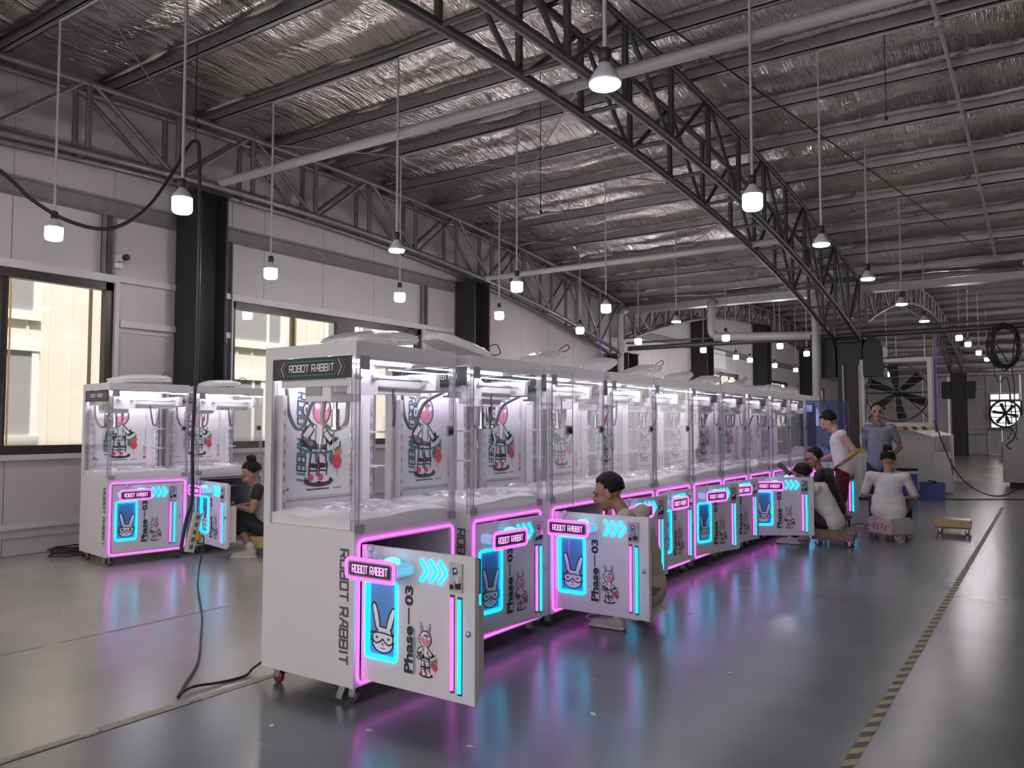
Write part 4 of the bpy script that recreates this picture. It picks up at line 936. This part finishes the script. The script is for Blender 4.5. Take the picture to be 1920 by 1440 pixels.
# ---- white workshop machines beyond the row
MWHT = mat('machine_white', (.56, .53, .52), .4, noise=.04)
wm = root('glass_machine', (-2.58, 20.95, 0), 'long white workshop machine standing under the louvred fan', 'machine')
MB().prism([(-.75, .04), (.48, .04), (.48, 1.20), (.10, 1.32), (-.35, 1.32), (-.75, .80)], (0, 2.3, 0), (1, 0, 0), (0, 0, 1), 4.2).build('body', MWHT, wm)
for y in (-1.6, -.9, -.2): MB().box(.48, .495, y, y + .3, .72, 1.22).build('access_panel', GIRTW, wm)
MB().box(.48, .80, -2.0, -1.45, .05, .86).build('control_cabinet', MWHT, wm); MB().box(.801, .812, -1.95, -1.75, .5, .75).build('display', PRINTG, wm); MB().box(.801, .815, -1.65, -1.6, .4, .55).build('handle', BLACK, wm)
MB().box(-.75, .48, -1.9, 2.3, 0, .04).build('plinth', BLACKST, wm)
MB().prism([(-.752, .8), (-.40, 1.28), (-.36, 1.26), (-.71, .79)], (0, -1.91, 0), (1, 0, 0), (0, 0, 1), .012).build('edge_trim', CHROME, wm)
lw_ = root('low_cabinet', (-3.0, 17.2, 0), 'low white cabinet with a yellow-taped top behind the standing men', 'cabinet')
MB().box(-.45, .33, -.5, .5, .05, .92).build('body', MWHT, lw_); MB().box(-.47, .35, -.52, .52, .92, .97).build('top_strip', mat('yellow_top', (.45, .34, .03), .5), lw_); MB().box(-.4, .28, -.45, .45, 0, .05).build('plinth', BLACKST, lw_)
for x in (-.22, .12): MB().box(x - .15, x + .15, -.515, -.5, .12, .86).build('door_panel', MWHT, lw_)
MB().box(.14, .22, -.518, -.515, .80, .84).build('number_plate', PRINTG, lw_)
pr_ = root('press_machine', (0, 22.7, 0), 'white workshop machine with a sloping front at the right edge', 'machine')
MB().prism([(-.98, .12), (1.4, .12), (1.4, 1.78), (-.50, 1.78), (-.72, 1.48), (-.92, .9), (-.98, .78)], (0, .8, 0), (1, 0, 0), (0, 0, 1), 1.7).build('body', MWHT, pr_)
MB().box(-.85, 1.3, -.8, .7, 0, .12).build('plinth', BLACKST, pr_); MB().box(-1.06, -1.0, -.8, -.2, .55, 1.05).build('side_guard', MWHT, pr_)
for k in range(4): MB().box(-.86 + .04 * k, -.83 + .04 * k, -.915, -.90, 1.1 + .1 * k, 1.18 + .1 * k).build('vent', PRINTG, pr_)
# coil of cable hung on the valley pipe
rr = random.Random(8); pts = []
for i in range(150):
    q = 2 * PI * i / 12; pts.append((-.74 + (.24 + rr.uniform(-.06, .06)) * math.cos(q) + .03 * math.sin(i * .21), 18.50 + .09 * math.sin(i * .17), 3.02 + (.42 + rr.uniform(-.07, .07)) * math.sin(q)))
pts += [(-.62, 18.5, 2.55), (-.60, 18.5, 1.9), (-.58, 18.5, 1.35), (-.66, 18.5, 1.15), (-.76, 18.5, 1.05), (-.68, 18.5, .96)]
MB().tube(spline(pts, 2), .014, 5).build('hanging_cable_coil', BLACK, None, label='thick coil of black cable hung on the valley pipe at the right', cat='cable')
MB().tube(spline([(-.95, 18.5, 3.3), (-.93, 18.5, 2.6), (-.85, 18.5, 2.3), (-.72, 18.5, 2.4), (-.66, 18.5, 2.0), (-.65, 18.5, 1.4), (-.56, 18.5, 1.15)], 6), .010, 5).build('hanging_cable', BLACK, None, label='thin black cable dangling beside the thick hung coil', cat='cable')
MB().tube(spline([(-2.0, 18.4, 1.55), (-1.85, 18.4, 1.05), (-1.66, 18.4, .56), (-1.40, 18.5, .22), (-1.10, 18.9, .03), (-.85, 19.2, .016), (-.72, 21.0, .016), (-.6, 21.75, .02)], 6), .014, 6).build('slack_cable', BLACK, None, label='slack black cable falling from the fan to the far floor', cat='cable')
MB().tube(spline([(-2.4, 17.5, .012), (-1.86, 17.6, .012), (-1.29, 17.8, .012), (-.6, 18.3, .012), (1.5, 18.6, .012)], 5), .011, 6).build('floor_cable', BLACK, None, label='black cable lying straight across the floor where the paint ends', cat='cable')
# blue crates
BLUEC = mat('blue_crate_plastic', (.015, .04, .28), .4)
def crate(x, y, w, d, h, rz, lab):
    t = root('blue_crate', (x, y, 0), lab, 'crate', 'blue crates', rz=rz); q = .012
    MB().box(-w / 2, w / 2, -d / 2, d / 2, 0, q).build('base', BLUEC, t)
    for a in ((-w / 2, w / 2, -d / 2, -d / 2 + q), (-w / 2, w / 2, d / 2 - q, d / 2), (-w / 2, -w / 2 + q, -d / 2 + q, d / 2 - q), (w / 2 - q, w / 2, -d / 2 + q, d / 2 - q)): MB().box(*a, q, h).build('side', BLUEC, t)
    r = MB()
    for a in ((-w / 2 - .012, w / 2 + .012, -d / 2 - .012, -d / 2), (-w / 2 - .012, w / 2 + .012, d / 2, d / 2 + .012), (-w / 2 - .012, -w / 2, -d / 2, d / 2), (w / 2, w / 2 + .012, -d / 2, d / 2)): r.box(*a, h - .03, h)
    r.build('rim', BLUEC, t); return t
crate(-2.42, 17.35, .42, .32, .50, .1, 'taller blue plastic crate with clutter on top, behind the woman in white')
crate(-1.98, 17.62, .44, .32, .32, .1, 'lower blue plastic crate with black cables in it')
MB().box(-2.68, -2.18, 17.2, 17.5, .505, .54).build('white_board', WHITE, None, label='flat white board lying on the taller blue crate', cat='board')
rr = random.Random(2); MB().tube(spline([(-2.6 + rr.uniform(0, .4), 17.2 + rr.uniform(0, .25), .555 + rr.uniform(0, .05)) for _ in range(12)], 4), .012, 5).build('tangled_cable', BLACK, None, label='tangle of black cable on the white board over the crate', cat='cable')
MB().tube(spline([(-2.12 + rr.uniform(0, .28), 17.52 + rr.uniform(0, .2), .10 + .02 * q) for q in range(14)], 4), .014, 5).build('tangled_cable', BLACK, None, label='tangle of black cable spilling from the lower blue crate', cat='cable')
# wrapped bundle behind the end of the row
wbm = parcel_mesh(.9, .8, .95, 12, 0.0)
link('wrapped_bundle', wbm, None, (-3.55, 14.6, .12), 'big plastic-wrapped bundle on a pallet behind the end of the row', 'bundle')
pl = root('pallet', (-3.55, 14.6, 0), 'wooden pallet under the big plastic-wrapped bundle', 'pallet'); WOOD = mat('pallet_wood', (.28, .19, .11), .7, noise=.3)
for k in range(5): MB().box(-.5, .5, -.45 + .19 * k, -.31 + .19 * k, .098, .118).build('slat', WOOD, pl)
for x in (-.45, 0, .45): MB().box(x - .05, x + .05, -.45, .45, 0, .098).build('bearer', WOOD, pl)

# ---- rolling stools and dollies
def casters(t, xs, ys, z=.075):
    for x in xs:
        for y in ys:
            c = MB().box(x - .025, x + .025, y - .025, y + .025, z - .006, z).box(x - .003, x + .018, y - .02, y - .016, .02, z).box(x - .003, x + .018, y + .016, y + .02, .02, z).build('caster', STEELP, t)
            MB().lathe([(.0, -.011), (.024, -.011), (.028, -.007), (.028, .007), (.024, .011), (.0, .011)], 12, (x + .006, y, .0285), WHEELG, 'y').build('wheel', None, c)
GOLD = mat('gold_brown_tape', (.30, .21, .10), .28, .25, noise=.7, nscale=28, stretch=(1, 1, 4))
def dolly(name, loc, rz, w, d, z0, z1, m, lab, print_side=False):
    t = root(name, loc, lab, 'dolly', rz=rz)
    b = MB(); bm_ = [(-w / 2, z0), (w / 2, z0), (w / 2 + .01, (z0 + z1) / 2), (w / 2 - .005, z1), (-w / 2 + .005, z1), (-w / 2 - .01, (z0 + z1) / 2)]
    b.prism(bm_, (0, d / 2, 0), (1, 0, 0), (0, 0, 1), d); b.build('seat_box', m, t)
    MB().box(-w / 2, w / 2, -d / 2, d / 2, .075, z0).build('deck', mat('dolly_board', (.16, .10, .07), .6, noise=.4), t)
    casters(t, (-w / 2 + .05, w / 2 - .05), (-d / 2 + .05, d / 2 - .05))
    return t
dl = dolly('rolling_stool', (-1.14, 12.25, 0), .03, .42, .30, .095, .19, GOLD, 'empty low dolly wrapped in shiny brown tape, alone on the open floor')
MB().box(-.215, .215, -.156, -.153, .135, .15).build('tape_band', YELLOW, dl)
dolly('rolling_stool', (-2.22, 10.22, 0), .05, .46, .34, .095, .20, mat('worn_wood_box', (.2, .12, .08), .55, noise=.6, nscale=20), 'low worn dolly under the squatting man in the white tee')
cb = dolly('rolling_stool', (-1.74, 11.12, 0), -.62, .36, .34, .085, .27, mat('carton_white', (.52, .44, .44), .6, noise=.1), 'carton box on a dolly used as a seat by the woman in white')
MB().box(-.181, -.179, -.16, .16, .10, .25).build('shaded_side', BLACK, cb)  # black sheet standing in for the shadow on the carton's open side
D = Decal((-.18, -.17, 0), (1, 0, 0), (0, 0, 1))
for q, (a, b_) in enumerate(((.07, .14), (.13, .13), (.20, .15), (.26, .13))): D.line([(a, b_), (a + .03, b_ + .07)], .014, REDP); D.line([(a + .03, b_), (a, b_ + .06)], .012, REDP)
D.line([(.02, .16), (.03, .20)], .012, REDP); D.line([(.32, .17), (.33, .2)], .012, REDP); D.line([(.12, .11), (.28, .11)], .008, PINKP); D.build('red_print', cb)
MB().box(-.17, .17, -.16, .16, .272, .285).build('cushion', WHITE, cb)
dolly('rolling_stool', (-7.31, 5.95, 0), .62, .42, .32, .095, .22, mat('yellow_wrapped_box', (.42, .34, .10), .4, noise=.6, nscale=16), 'low taped yellow dolly under the seated woman by the window wall')
# scraps on the floor
SCR = mat('paper_scrap', (.62, .62, .6), .6)
for k, (x, y) in enumerate(((-2.69, 5.75), (-8.5, 4.16), (-8.16, 3.8), (-6.44, 3.24), (-1.6, 4.64), (-1.69, 6.24), (-2.22, 2.93), (-3.16, 2.59), (-2.73, 2.81), (-2.2, 4.08), (-1.95, 3.6), (-2.35, 5.9))):
    a = random.uniform(0, 3); s = random.uniform(.012, .024); c_, s_ = math.cos(a) * s, math.sin(a) * s
    MB().prism([(c_, s_), (-s_ * .5, c_ * .6), (-c_, -s_), (s_ * .6, -c_ * .5)], (0, 0, 0), (1, 0, 0), (0, 1, 0), .003).build('paper_scrap', SCR, None, (x, y, 0.0), label='tiny pale scrap littering the painted floor', cat='scrap', group='scraps on the floor')
MB().tube(spline([(-2.92, 5.45, .008), (-2.95, 5.35, .008), (-2.85, 5.28, .008), (-2.72, 5.34, .008), (-2.70, 5.46, .008), (-2.8, 5.52, .008)], 6), .006, 6).build('white_cable', WHITE, None, label='loop of white cable on the floor by the crouching man\'s shoe', cat='cable')
MB().lathe([(.035, 0), (.06, 0), (.06, .10), (.035, .10), (.035, 0)], 20).build('tape_roll', YELLOW, None, (-2.46, 12.0, 0), label='roll of yellow tape standing on the floor behind the standing man\'s feet', cat='tape roll')
for k, (c_, m_) in enumerate((('red', REDP), ('pale', WHITE), ('black', BLACK))):
    MB().tube(spline([(-2.36 + .05 * q, 12.02 + .09 * math.sin(q * 1.9 + k * 2), .012 + .02 * k + .012 * abs(math.sin(q * 2.3))) for q in range(9)], 4), .008, 5).build('loose_wire', m_, None, label='%s loose wire lying on the floor between the standing and seated workers' % c_, cat='wire', group='loose wires on the floor')

# ------------------------------------------------------------------ people
SKIN = mat('skin', (.36, .19, .13), .5, noise=.08, nscale=8); SKINL = mat('skin_light', (.46, .27, .20), .5, noise=.06, nscale=8)
HAIRM = mat('black_hair', (.006, .005, .005), .65, bump=.5, bscale=60, spec=.25); EYEM = mat('dark_eye', (.01, .008, .008), .3); LIPM = mat('lips', (.30, .12, .10), .5)
class Blob:
    def __init__(s): s.mb = MB()
    def ell(s, c, r, R=None): s.mb.ell(c, r, None, 14, 10, R); return s
    def cap(s, a, b, r0, r1=None, n=12):
        r1 = r0 if r1 is None else r1; s.mb.tube([a, b], [r0, r1], n); s.mb.ell(a, (r0,) * 3, None, n, 8); s.mb.ell(b, (r1,) * 3, None, n, 8); return s
    def cone(s, a, b, r0, r1, n=14): s.mb.tube([a, b], [r0, r1], n); return s
    def build(s, name, m, parent, vox, sm=4, fac=.5):
        me = bpy.data.meshes.new(name); me.from_pydata(s.mb.v, [], s.mb.f); o = bpy.data.objects.new('temporary', me); COL.objects.link(o)
        r = o.modifiers.new('r', 'REMESH'); r.mode = 'VOXEL'; r.voxel_size = vox; r.use_smooth_shade = True
        q = o.modifiers.new('s', 'SMOOTH'); q.iterations = sm; q.factor = fac
        dg = bpy.context.evaluated_depsgraph_get(); dg.update(); new = bpy.data.meshes.new_from_object(o.evaluated_get(dg)); new.name = name
        bpy.data.objects.remove(o); new.materials.clear(); new.materials.append(m)
        return link(name, new, parent)
def V3(*a): return Vector(a)
def mir(p): return (p[0], -p[1], p[2])
def person(loc, rz, label, J, shirt, pants, shoes, skin=SKIN, sleeve=.55, legs=1.0, hair='short', sock=None, collar=False, glasses=False, build=1.0, buttons=False):
    t = root('person', loc, label, 'person', rz=rz)
    g = lambda k: V3(*J[k])
    two = lambda k: (V3(*J[k]), V3(*(J[k + 'R'] if k + 'R' in J else mir(J[k]))))
    sh, el, wr, hip, kn, an = (two(k) for k in ('sh', 'el', 'wr', 'hip', 'kn', 'an'))
    toe = two('toe') if 'toe' in J else (V3(1, .1, 0), V3(1, -.1, 0))
    pel, che, nek, hd = g('pelvis'), g('chest'), g('neck'), g('head'); yaw, pit = J.get('look', (0, 0))
    R = (Matrix.Rotation(yaw, 3, 'Z') @ Matrix.Rotation(pit, 3, 'Y')) * 1.1
    up = (che - pel).normalized(); lat = (sh[0] - sh[1]).normalized(); fw = lat.cross(up).normalized(); lat = up.cross(fw).normalized()
    T = Matrix((fw, lat, up)).transposed()
    def torso(B, d, lower=0.0, wide=1.0):
        for a, f, l, h in ((-.02, .115, .150, .15), (.30, .11, .142, .16), (.62, .116, .148, .17), (.95, .11, .145, .14), (1.15, .08, .115, .09)):
            B.ell(pel.lerp(che, a), ((f + d) * build, (l + d) * build * (wide if a < .5 else 1), h + d), T)
        for s_ in sh: B.cap(che.lerp(nek, .30), s_, .060 + d, .048 + d * .8)
    # --- body: one continuous surface
    B = Blob(); torso(B, 0.0)
    B.cap(che.lerp(nek, .4), nek.lerp(hd, .35), .055, .05)
    B.ell(hd + R @ V3(-.012, 0, .03), (.092, .074, .088), R).ell(hd + R @ V3(.02, 0, -.035), (.068, .058, .075), R).ell(hd + R @ V3(.052, 0, -.085), (.035, .036, .028), R)
    B.ell(hd + R @ V3(.095, 0, -.018), (.019, .014, .024), R).ell(hd + R @ V3(.104, 0, -.03), (.013, .016, .012), R).ell(hd + R @ V3(.078, 0, .022), (.014, .05, .012), R)
    for s_ in (1, -1): B.ell(hd + R @ V3(-.005, .076 * s_, -.008), (.024, .012, .034), R).ell(hd + R @ V3(.062, .032 * s_, -.035), (.024, .022, .02), R)
    for i in (0, 1):
        B.cap(sh[i], el[i], .050, .038).cap(el[i], wr[i], .039, .026)
        s_ = 1 if i == 0 else -1
        d = V3(*J['hand'][i]).normalized() if 'hand' in J else (wr[i] - el[i]).normalized(); a = d.cross(V3(0, 0, 1)); a = a.normalized() if a.length > .2 else V3(1, 0, 0); nn = a.cross(d).normalized(); nn = -nn if nn.z > 0 else nn
        Rh = Matrix((d, a, nn)).transposed(); B.ell(wr[i] + d * .045, (.05, .04, .017), Rh)
        for k in range(4):
            o = (k - 1.5) * .0215; b0 = wr[i] + d * .08 + a * o; L = (.036, .042, .039, .030)[k]; b1 = b0 + d * L * .85 + nn * L * .4 + a * o * .18; b2 = b1 + d * L * .45 + nn * L * .75
            B.cap(b0, b1, .0092, .0085, 8).cap(b1, b2, .0085, .0075, 8)
        tb = wr[i] + d * .025 + a * (-s_ * .032); t1 = tb + d * .035 + a * (-s_ * .028) + nn * .012; B.cap(tb, t1, .012, .0105, 8).cap(t1, t1 + d * .028 + nn * .014 + a * (s_ * .004), .0105, .009, 8)
        B.cap(hip[i], kn[i], .080 * build, .055).cap(kn[i], an[i].lerp(kn[i], .6), .053, .055).cap(an[i].lerp(kn[i], .6), an[i], .055, .037)
        td = V3(toe[i].x, toe[i].y, 0).normalized(); B.cap(an[i] + V3(0, 0, -.03), an[i] + td * .10 + V3(0, 0, -.045), .036, .028)
    B.build('body', skin, t, .0085, 3)
    # --- clothes
    B = Blob(); torso(B, .02, wide=J.get('hem', 1.05))
    if sleeve > 0:
        for i in (0, 1):
            e = sh[i].lerp(el[i], sleeve); B.cap(sh[i], e, .056, .058)
    so_ = B.build('shirt', shirt[0], t, .012, 9)
    if sleeve > .1 and len(shirt) > 1:
        for i in (0, 1): Blob().cap(sh[i] + up * .0, sh[i].lerp(el[i], sleeve * 1.02), .068, .066).build('sleeve', shirt[1], t, .012, 4)
    if collar:
        c = nek.lerp(che, .25); rg = []
        for k in range(15): q = math.radians(20 + 320 * k / 14); rg.append(c + fw * math.cos(q) * .075 + lat * math.sin(q) * .08 + up * (.035 - .02 * math.cos(q)))
        MB().tube(rg, .016, 6).build('collar', shirt[0], t)
    if buttons:
        for k in range(2): MB().ell(che + fw * (.15) + up * (.06 - .07 * k), (.006, .008, .008)).build('button', PRINTG, t)
    B = Blob()
    B.ell(pel + up * -.02, (.132 * build, .172 * build, .12), T)
    for i in (0, 1):
        B.cap(hip[i], kn[i], .098 * build, .078 if legs > .6 else .088)
        if legs > .6: B.cap(kn[i], kn[i].lerp(an[i], min(1, (legs - .5) * 2) * .9), .072, .060)
    B.build('trousers' if legs > .6 else 'shorts', pants, t, .012, 4)
    for i in (0, 1):
        td = V3(toe[i].x, toe[i].y, 0).normalized(); heel = an[i] + V3(0, 0, -.05); pitch = J.get('heel', (0, 0))[i]
        dd = (td + V3(0, 0, -pitch)).normalized(); lt = td.cross(V3(0, 0, 1)).normalized()
        Rs = Matrix((dd, lt, dd.cross(lt) * -1)).transposed(); Rs.col[2] = dd.cross(lt).normalized() * (1 if dd.cross(lt).z > 0 else -1)
        Rf = Matrix((dd, Rs.col[2].cross(dd), Rs.col[2])).transposed()
        B = Blob(); B.ell(heel + dd * .0 + V3(0, 0, .012), (.055, .042, .05), Rf).ell(heel + dd * .09, (.085, .044, .036), Rf).ell(heel + dd * .15 - V3(0, 0, .006), (.065, .046, .028), Rf).cap(an[i] + V3(0, 0, .005), heel + dd * .05, .044, .042)
        s_o = B.build('shoe', shoes[0], t, .009, 3)
        sb = MB(); ol = [(-.06, -.03), (-.03, -.044), (.06, -.042), (.15, -.05), (.21, -.035), (.225, 0), (.21, .035), (.15, .05), (.06, .042), (-.03, .044), (-.06, .03)]
        sb.prism(ol, heel - Rf.col[2] * .034, Rf.col[0], Rf.col[1], .022); sb.build('sole', shoes[1], s_o)
        if sock: Blob().cap(an[i] - V3(0, 0, .01), an[i].lerp(kn[i], sock[1]), .044, .050).build('sock', sock[0], t, .011, 2)
    # --- head details
    def haircap(front, low, sc, thick=1.0):
        mb = MB(); n, k = 28, 16; vs = []; keep = {}
        rr = random.Random(len(label))
        for i in range(k + 1):
            th = PI * i / k
            for j in range(n):
                q = 2 * PI * j / n; x, y, z = math.sin(th) * math.cos(q), math.sin(th) * math.sin(q), math.cos(th)
                nz = 1 + rr.uniform(-.03, .04)
                vs.append(hd + R @ V3(-.019 + x * .100 * sc * nz, y * .085 * sc * nz, .034 + z * .098 * sc * nz)); keep[i * n + j] = (x < front + max(0, z - .35) * 1.9 - (.25 if z < .0 and x > .1 else 0)) and z > low + max(0, x) * .75
        fs = [(i * n + j, i * n + (j + 1) % n, (i + 1) * n + (j + 1) % n, (i + 1) * n + j) for i in range(k) for j in range(n)]
        fs = [f[::-1] for f in fs if all(keep[v] for v in f)]
        mb.add(vs, fs, HAIRM, True); o = mb.build('hair', None, t)
        md = o.modifiers.new('thickness', 'SOLIDIFY'); md.thickness = .014; md.offset = -1
        return o
    if hair == 'short': haircap(.40, -.52, 1.03)
    elif hair == 'full': haircap(.55, -.62, 1.06)
    elif hair == 'crop': haircap(.42, -.45, 1.0)
    elif hair == 'bun':
        o = haircap(.38, -.55, 1.02); Blob().ell(hd + R @ V3(-.07, 0, .13), (.05, .052, .045), R).ell(hd + R @ V3(-.06, .02, .155), (.035, .03, .03), R).build('hair_bun', HAIRM, t, .008, 2)
    for s_ in (1, -1):
        MB().ell(hd + R @ V3(.083, .031 * s_, .003), (.008, .012, .006), None, 10, 6, R).build('eye', EYEM, t)
        MB().ell(hd + R @ V3(.090, .033 * s_, .028), (.006, .02, .0045), None, 10, 6, R).build('eyebrow', HAIRM, t)
    MB().ell(hd + R @ V3(.083, 0, -.062), (.008, .022, .0055), None, 10, 6, R).build('mouth', LIPM, t)
    if glasses:
        f = MB()
        for s_ in (1, -1):
            f.tube([hd + R @ V3(.100, .033 * s_ + .024 * math.cos(2 * PI * q / 14), .002 + .018 * math.sin(2 * PI * q / 14)) for q in range(14)], .0022, 5, closed=True)
            f.cyl(hd + R @ V3(.098, .057 * s_, .006), hd + R @ V3(.0, .082 * s_, .004), .002, n=5)
        f.cyl(hd + R @ V3(.101, .009, .004), hd + R @ V3(.101, -.009, .004), .002, n=5); f.build('glasses', BLACK, t)
    return t
cl = lambda n, c, r=.75: mat(n, c, r, noise=.06, nscale=5, bump=.35, bscale=14)
WTEE = cl('white_tee', (.64, .61, .61)); WTEE2 = cl('white_vest', (.70, .66, .67)); BEIGE = cl('beige_tee', (.44, .37, .31)); KHAKI = cl('khaki_trousers', (.19, .15, .12)); BLK = cl('black_cloth', (.012, .012, .015))
RED = cl('dark_red_shorts', (.105, .008, .014)); POLO = cl('grey_blue_polo', (.20, .21, .27)); NAVYT = cl('navy_trousers', (.02, .022, .035)); GREYT = cl('grey_tee', (.30, .31, .35))
SHW = (mat('white_shoe', (.60, .57, .53), .5), mat('white_sole', (.66, .63, .6), .5)); SHC = (mat('cream_shoe', (.50, .44, .36), .5), mat('cream_sole', (.55, .5, .43), .5)); SHD = (mat('dark_shoe', (.05, .03, .03), .5), mat('pale_sole', (.5, .46, .42), .5)); SOCKW = mat('white_sock', (.6, .58, .56), .8)

# man crouching behind the third machine's open door
person((-2.46, 5.36, 0), PI, 'man in beige tee and khaki trousers crouching behind the third machine\'s open door',
       dict(pelvis=(-.01, 0, .31), chest=(.05, .03, .64), neck=(.17, .06, .85), head=(.255, .10, .955), look=(.35, .30), sh=(.06, .21, .80), shR=(.10, -.15, .80), el=(.40, .24, .58), elR=(.44, -.14, .60), wr=(.56, .18, .66), wrR=(.62, -.08, .62),
            hip=(.02, .10, .30), hipR=(.02, -.10, .30), kn=(.40, .20, .46), knR=(.36, -.16, .40), an=(.14, .19, .09), anR=(-.02, -.12, .16), heel=(0, .5), toe=(1, .02, 0), hem=.98),
       (BEIGE,), KHAKI, SHC, SKIN, .8, 1.0, 'short', SOCKW and (SOCKW, .2))
# squatting man in white tee on the low dolly
person((-2.24, 10.25, 0), PI, 'man in white tee sitting low with his back turned, behind the eighth machine\'s open door',
       dict(pelvis=(.0, 0, .30), chest=(.14, .02, .60), neck=(.24, .04, .74), head=(.33, .05, .83), look=(.1, .55), sh=(.15, .19, .68), el=(.36, .22, .50), wr=(.52, .14, .52), hip=(.06, .10, .27), kn=(.42, .20, .40), an=(.40, .21, .09), anR=(.38, -.2, .09), hem=1.2),
       (WTEE,), BLK, SHW, SKIN, .7, 1.0, 'full')
# man with glasses leaning over with a phone
person((-2.36, 10.86, 0), PI, 'man in black tee and glasses holding a tablet, seated beyond the man in white tee',
       dict(pelvis=(.0, 0, .40), chest=(.10, .02, .74), neck=(.16, .04, .90), head=(.22, .08, 1.02), look=(.45, .22), sh=(.10, .20, .83), el=(.22, .30, .66), elR=(.26, -.2, .66), wr=(.38, .17, .82), wrR=(.40, .05, .82), hip=(.06, .1, .38), kn=(.44, .16, .46), an=(.42, .18, .09), hem=1.1),
       (BLK,), NAVYT, SHD, SKIN, .75, 1.0, 'crop', glasses=True, build=1.06)
st = root('low_stool', (-2.32, 10.86, 0), 'low dark stool under the man in glasses', 'stool'); MB().box(-.15, .15, -.15, .15, .25, .285).build('seat', BLACKST, st)
for x in (-.12, .12):
    for y in (-.12, .12): MB().cyl((x, y, 0), (x, y, .25), .014, n=8).build('leg', BLACKST, st)
tb = MB().box(-.11, .11, -.075, .075, -.004, .004).build('tablet', PRINTK, None, (-2.99, 10.74, .84), label='dark tablet held up by the man in glasses', cat='tablet'); tb.rotation_euler = (.2, .75, .1); tb.location = (-2.93, 10.72, .87)
# man in sleeveless top standing
person((-2.36, 11.42, 0), PI + .05, 'man standing in white sleeveless top and dark red shorts, head bowed, hand on hip',
       dict(pelvis=(-.02, 0, .90), chest=(.03, 0, 1.22), neck=(.08, .0, 1.40), head=(.16, .01, 1.50), look=(.1, .62), sh=(-.03, .19, 1.33), shR=(.02, -.19, 1.33), el=(-.20, .25, 1.10), elR=(.1, -.25, 1.06), wr=(.0, .19, .93), wrR=(.28, -.14, .98), hand=((.8, -.35, -.5), (1, .1, -.2)),
            hip=(-.02, .09, .86), kn=(.01, .10, .48), knR=(.06, -.1, .48), an=(-.06, .11, .085), anR=(.02, -.12, .085), hem=1.18),
       (WTEE2,), RED, SHD, SKINL, .0, .5, 'full', (SOCKW, .38))
# man in polo, hands behind his back
person((-2.07, 12.5, 0), math.radians(-97), 'man in grey-blue polo shirt standing with hands behind his back, facing the camera',
       dict(pelvis=(0, 0, .95), chest=(.0, 0, 1.30), neck=(.02, 0, 1.48), head=(.045, 0, 1.635), look=(.22, .05), sh=(-.01, .17, 1.41), el=(-.12, .25, 1.14), wr=(-.19, .08, .97), hand=((-.3, -.8, -.3), (-.3, .8, -.3)), hip=(0, .09, .90), kn=(.02, .1, .49), an=(-.02, .11, .085), hem=1.1),
       (POLO,), NAVYT, SHD, SKIN, .62, 1.0, 'crop', collar=True, buttons=True)
# woman in white tee on the carton
wp = person((-1.75, 11.1, 0), math.radians(94), 'woman in white tee and black trousers sitting on a carton dolly, back to the camera',
       dict(pelvis=(-.02, 0, .38), chest=(.03, 0, .70), neck=(.05, 0, .88), head=(.10, 0, .99), look=(0, .35), sh=(.0, .205, .80), el=(.08, .30, .54), wr=(.30, .16, .50), hip=(.05, .11, .35), kn=(.40, .18, .44), an=(.40, .18, .085), hem=1.25),
       (WTEE,), BLK, SHW, SKIN, .8, 1.0, 'bun', build=1.02)
Rw = Matrix.Rotation(.35, 3, 'Y'); c = V3(.10, 0, .99) + Rw @ V3(-.06, 0, .10)
MB().tube([c + Rw @ (V3(-.5 * math.sin(0), 0, 0) + V3(.045 * math.cos(2 * PI * q / 16), .048 * math.sin(2 * PI * q / 16), .01 * math.cos(2 * PI * q / 16))) for q in range(16)], .014, 8, closed=True).build('scrunchie', WHITE, wp)
# seated woman by the window wall
person((-7.32, 5.92, 0), PI + .62, 'woman with top bun in grey and black tee, seated by the open wall machine',
       dict(pelvis=(-.02, 0, .33), chest=(.10, 0, .64), neck=(.15, 0, .80), head=(.20, .02, .905), look=(.15, .5), sh=(.08, .17, .74), el=(.12, .25, .52), wr=(.32, .12, .54), elR=(.14, -.22, .54), wrR=(.33, -.02, .54), hip=(.04, .1, .30), kn=(.36, .12, .43), an=(.14, .17, .085), anR=(.10, -.12, .085), hem=1.05),
       (GREYT, BLK), BLK, SHC, SKIN, .32, .75, 'bun', (SOCKW, .12), build=.92)
MB().tube(spline([(-7.60, 5.66, .57), (-7.64, 5.63, .61), (-7.60, 5.58, .55), (-7.54, 5.56, .57), (-7.50, 5.58, .60), (-7.54, 5.60, .63), (-7.58, 5.62, .61)], 6), .006, 6).build('white_cable', WHITE, None, label='white cable in the hands of the seated woman by the wall', cat='cable')
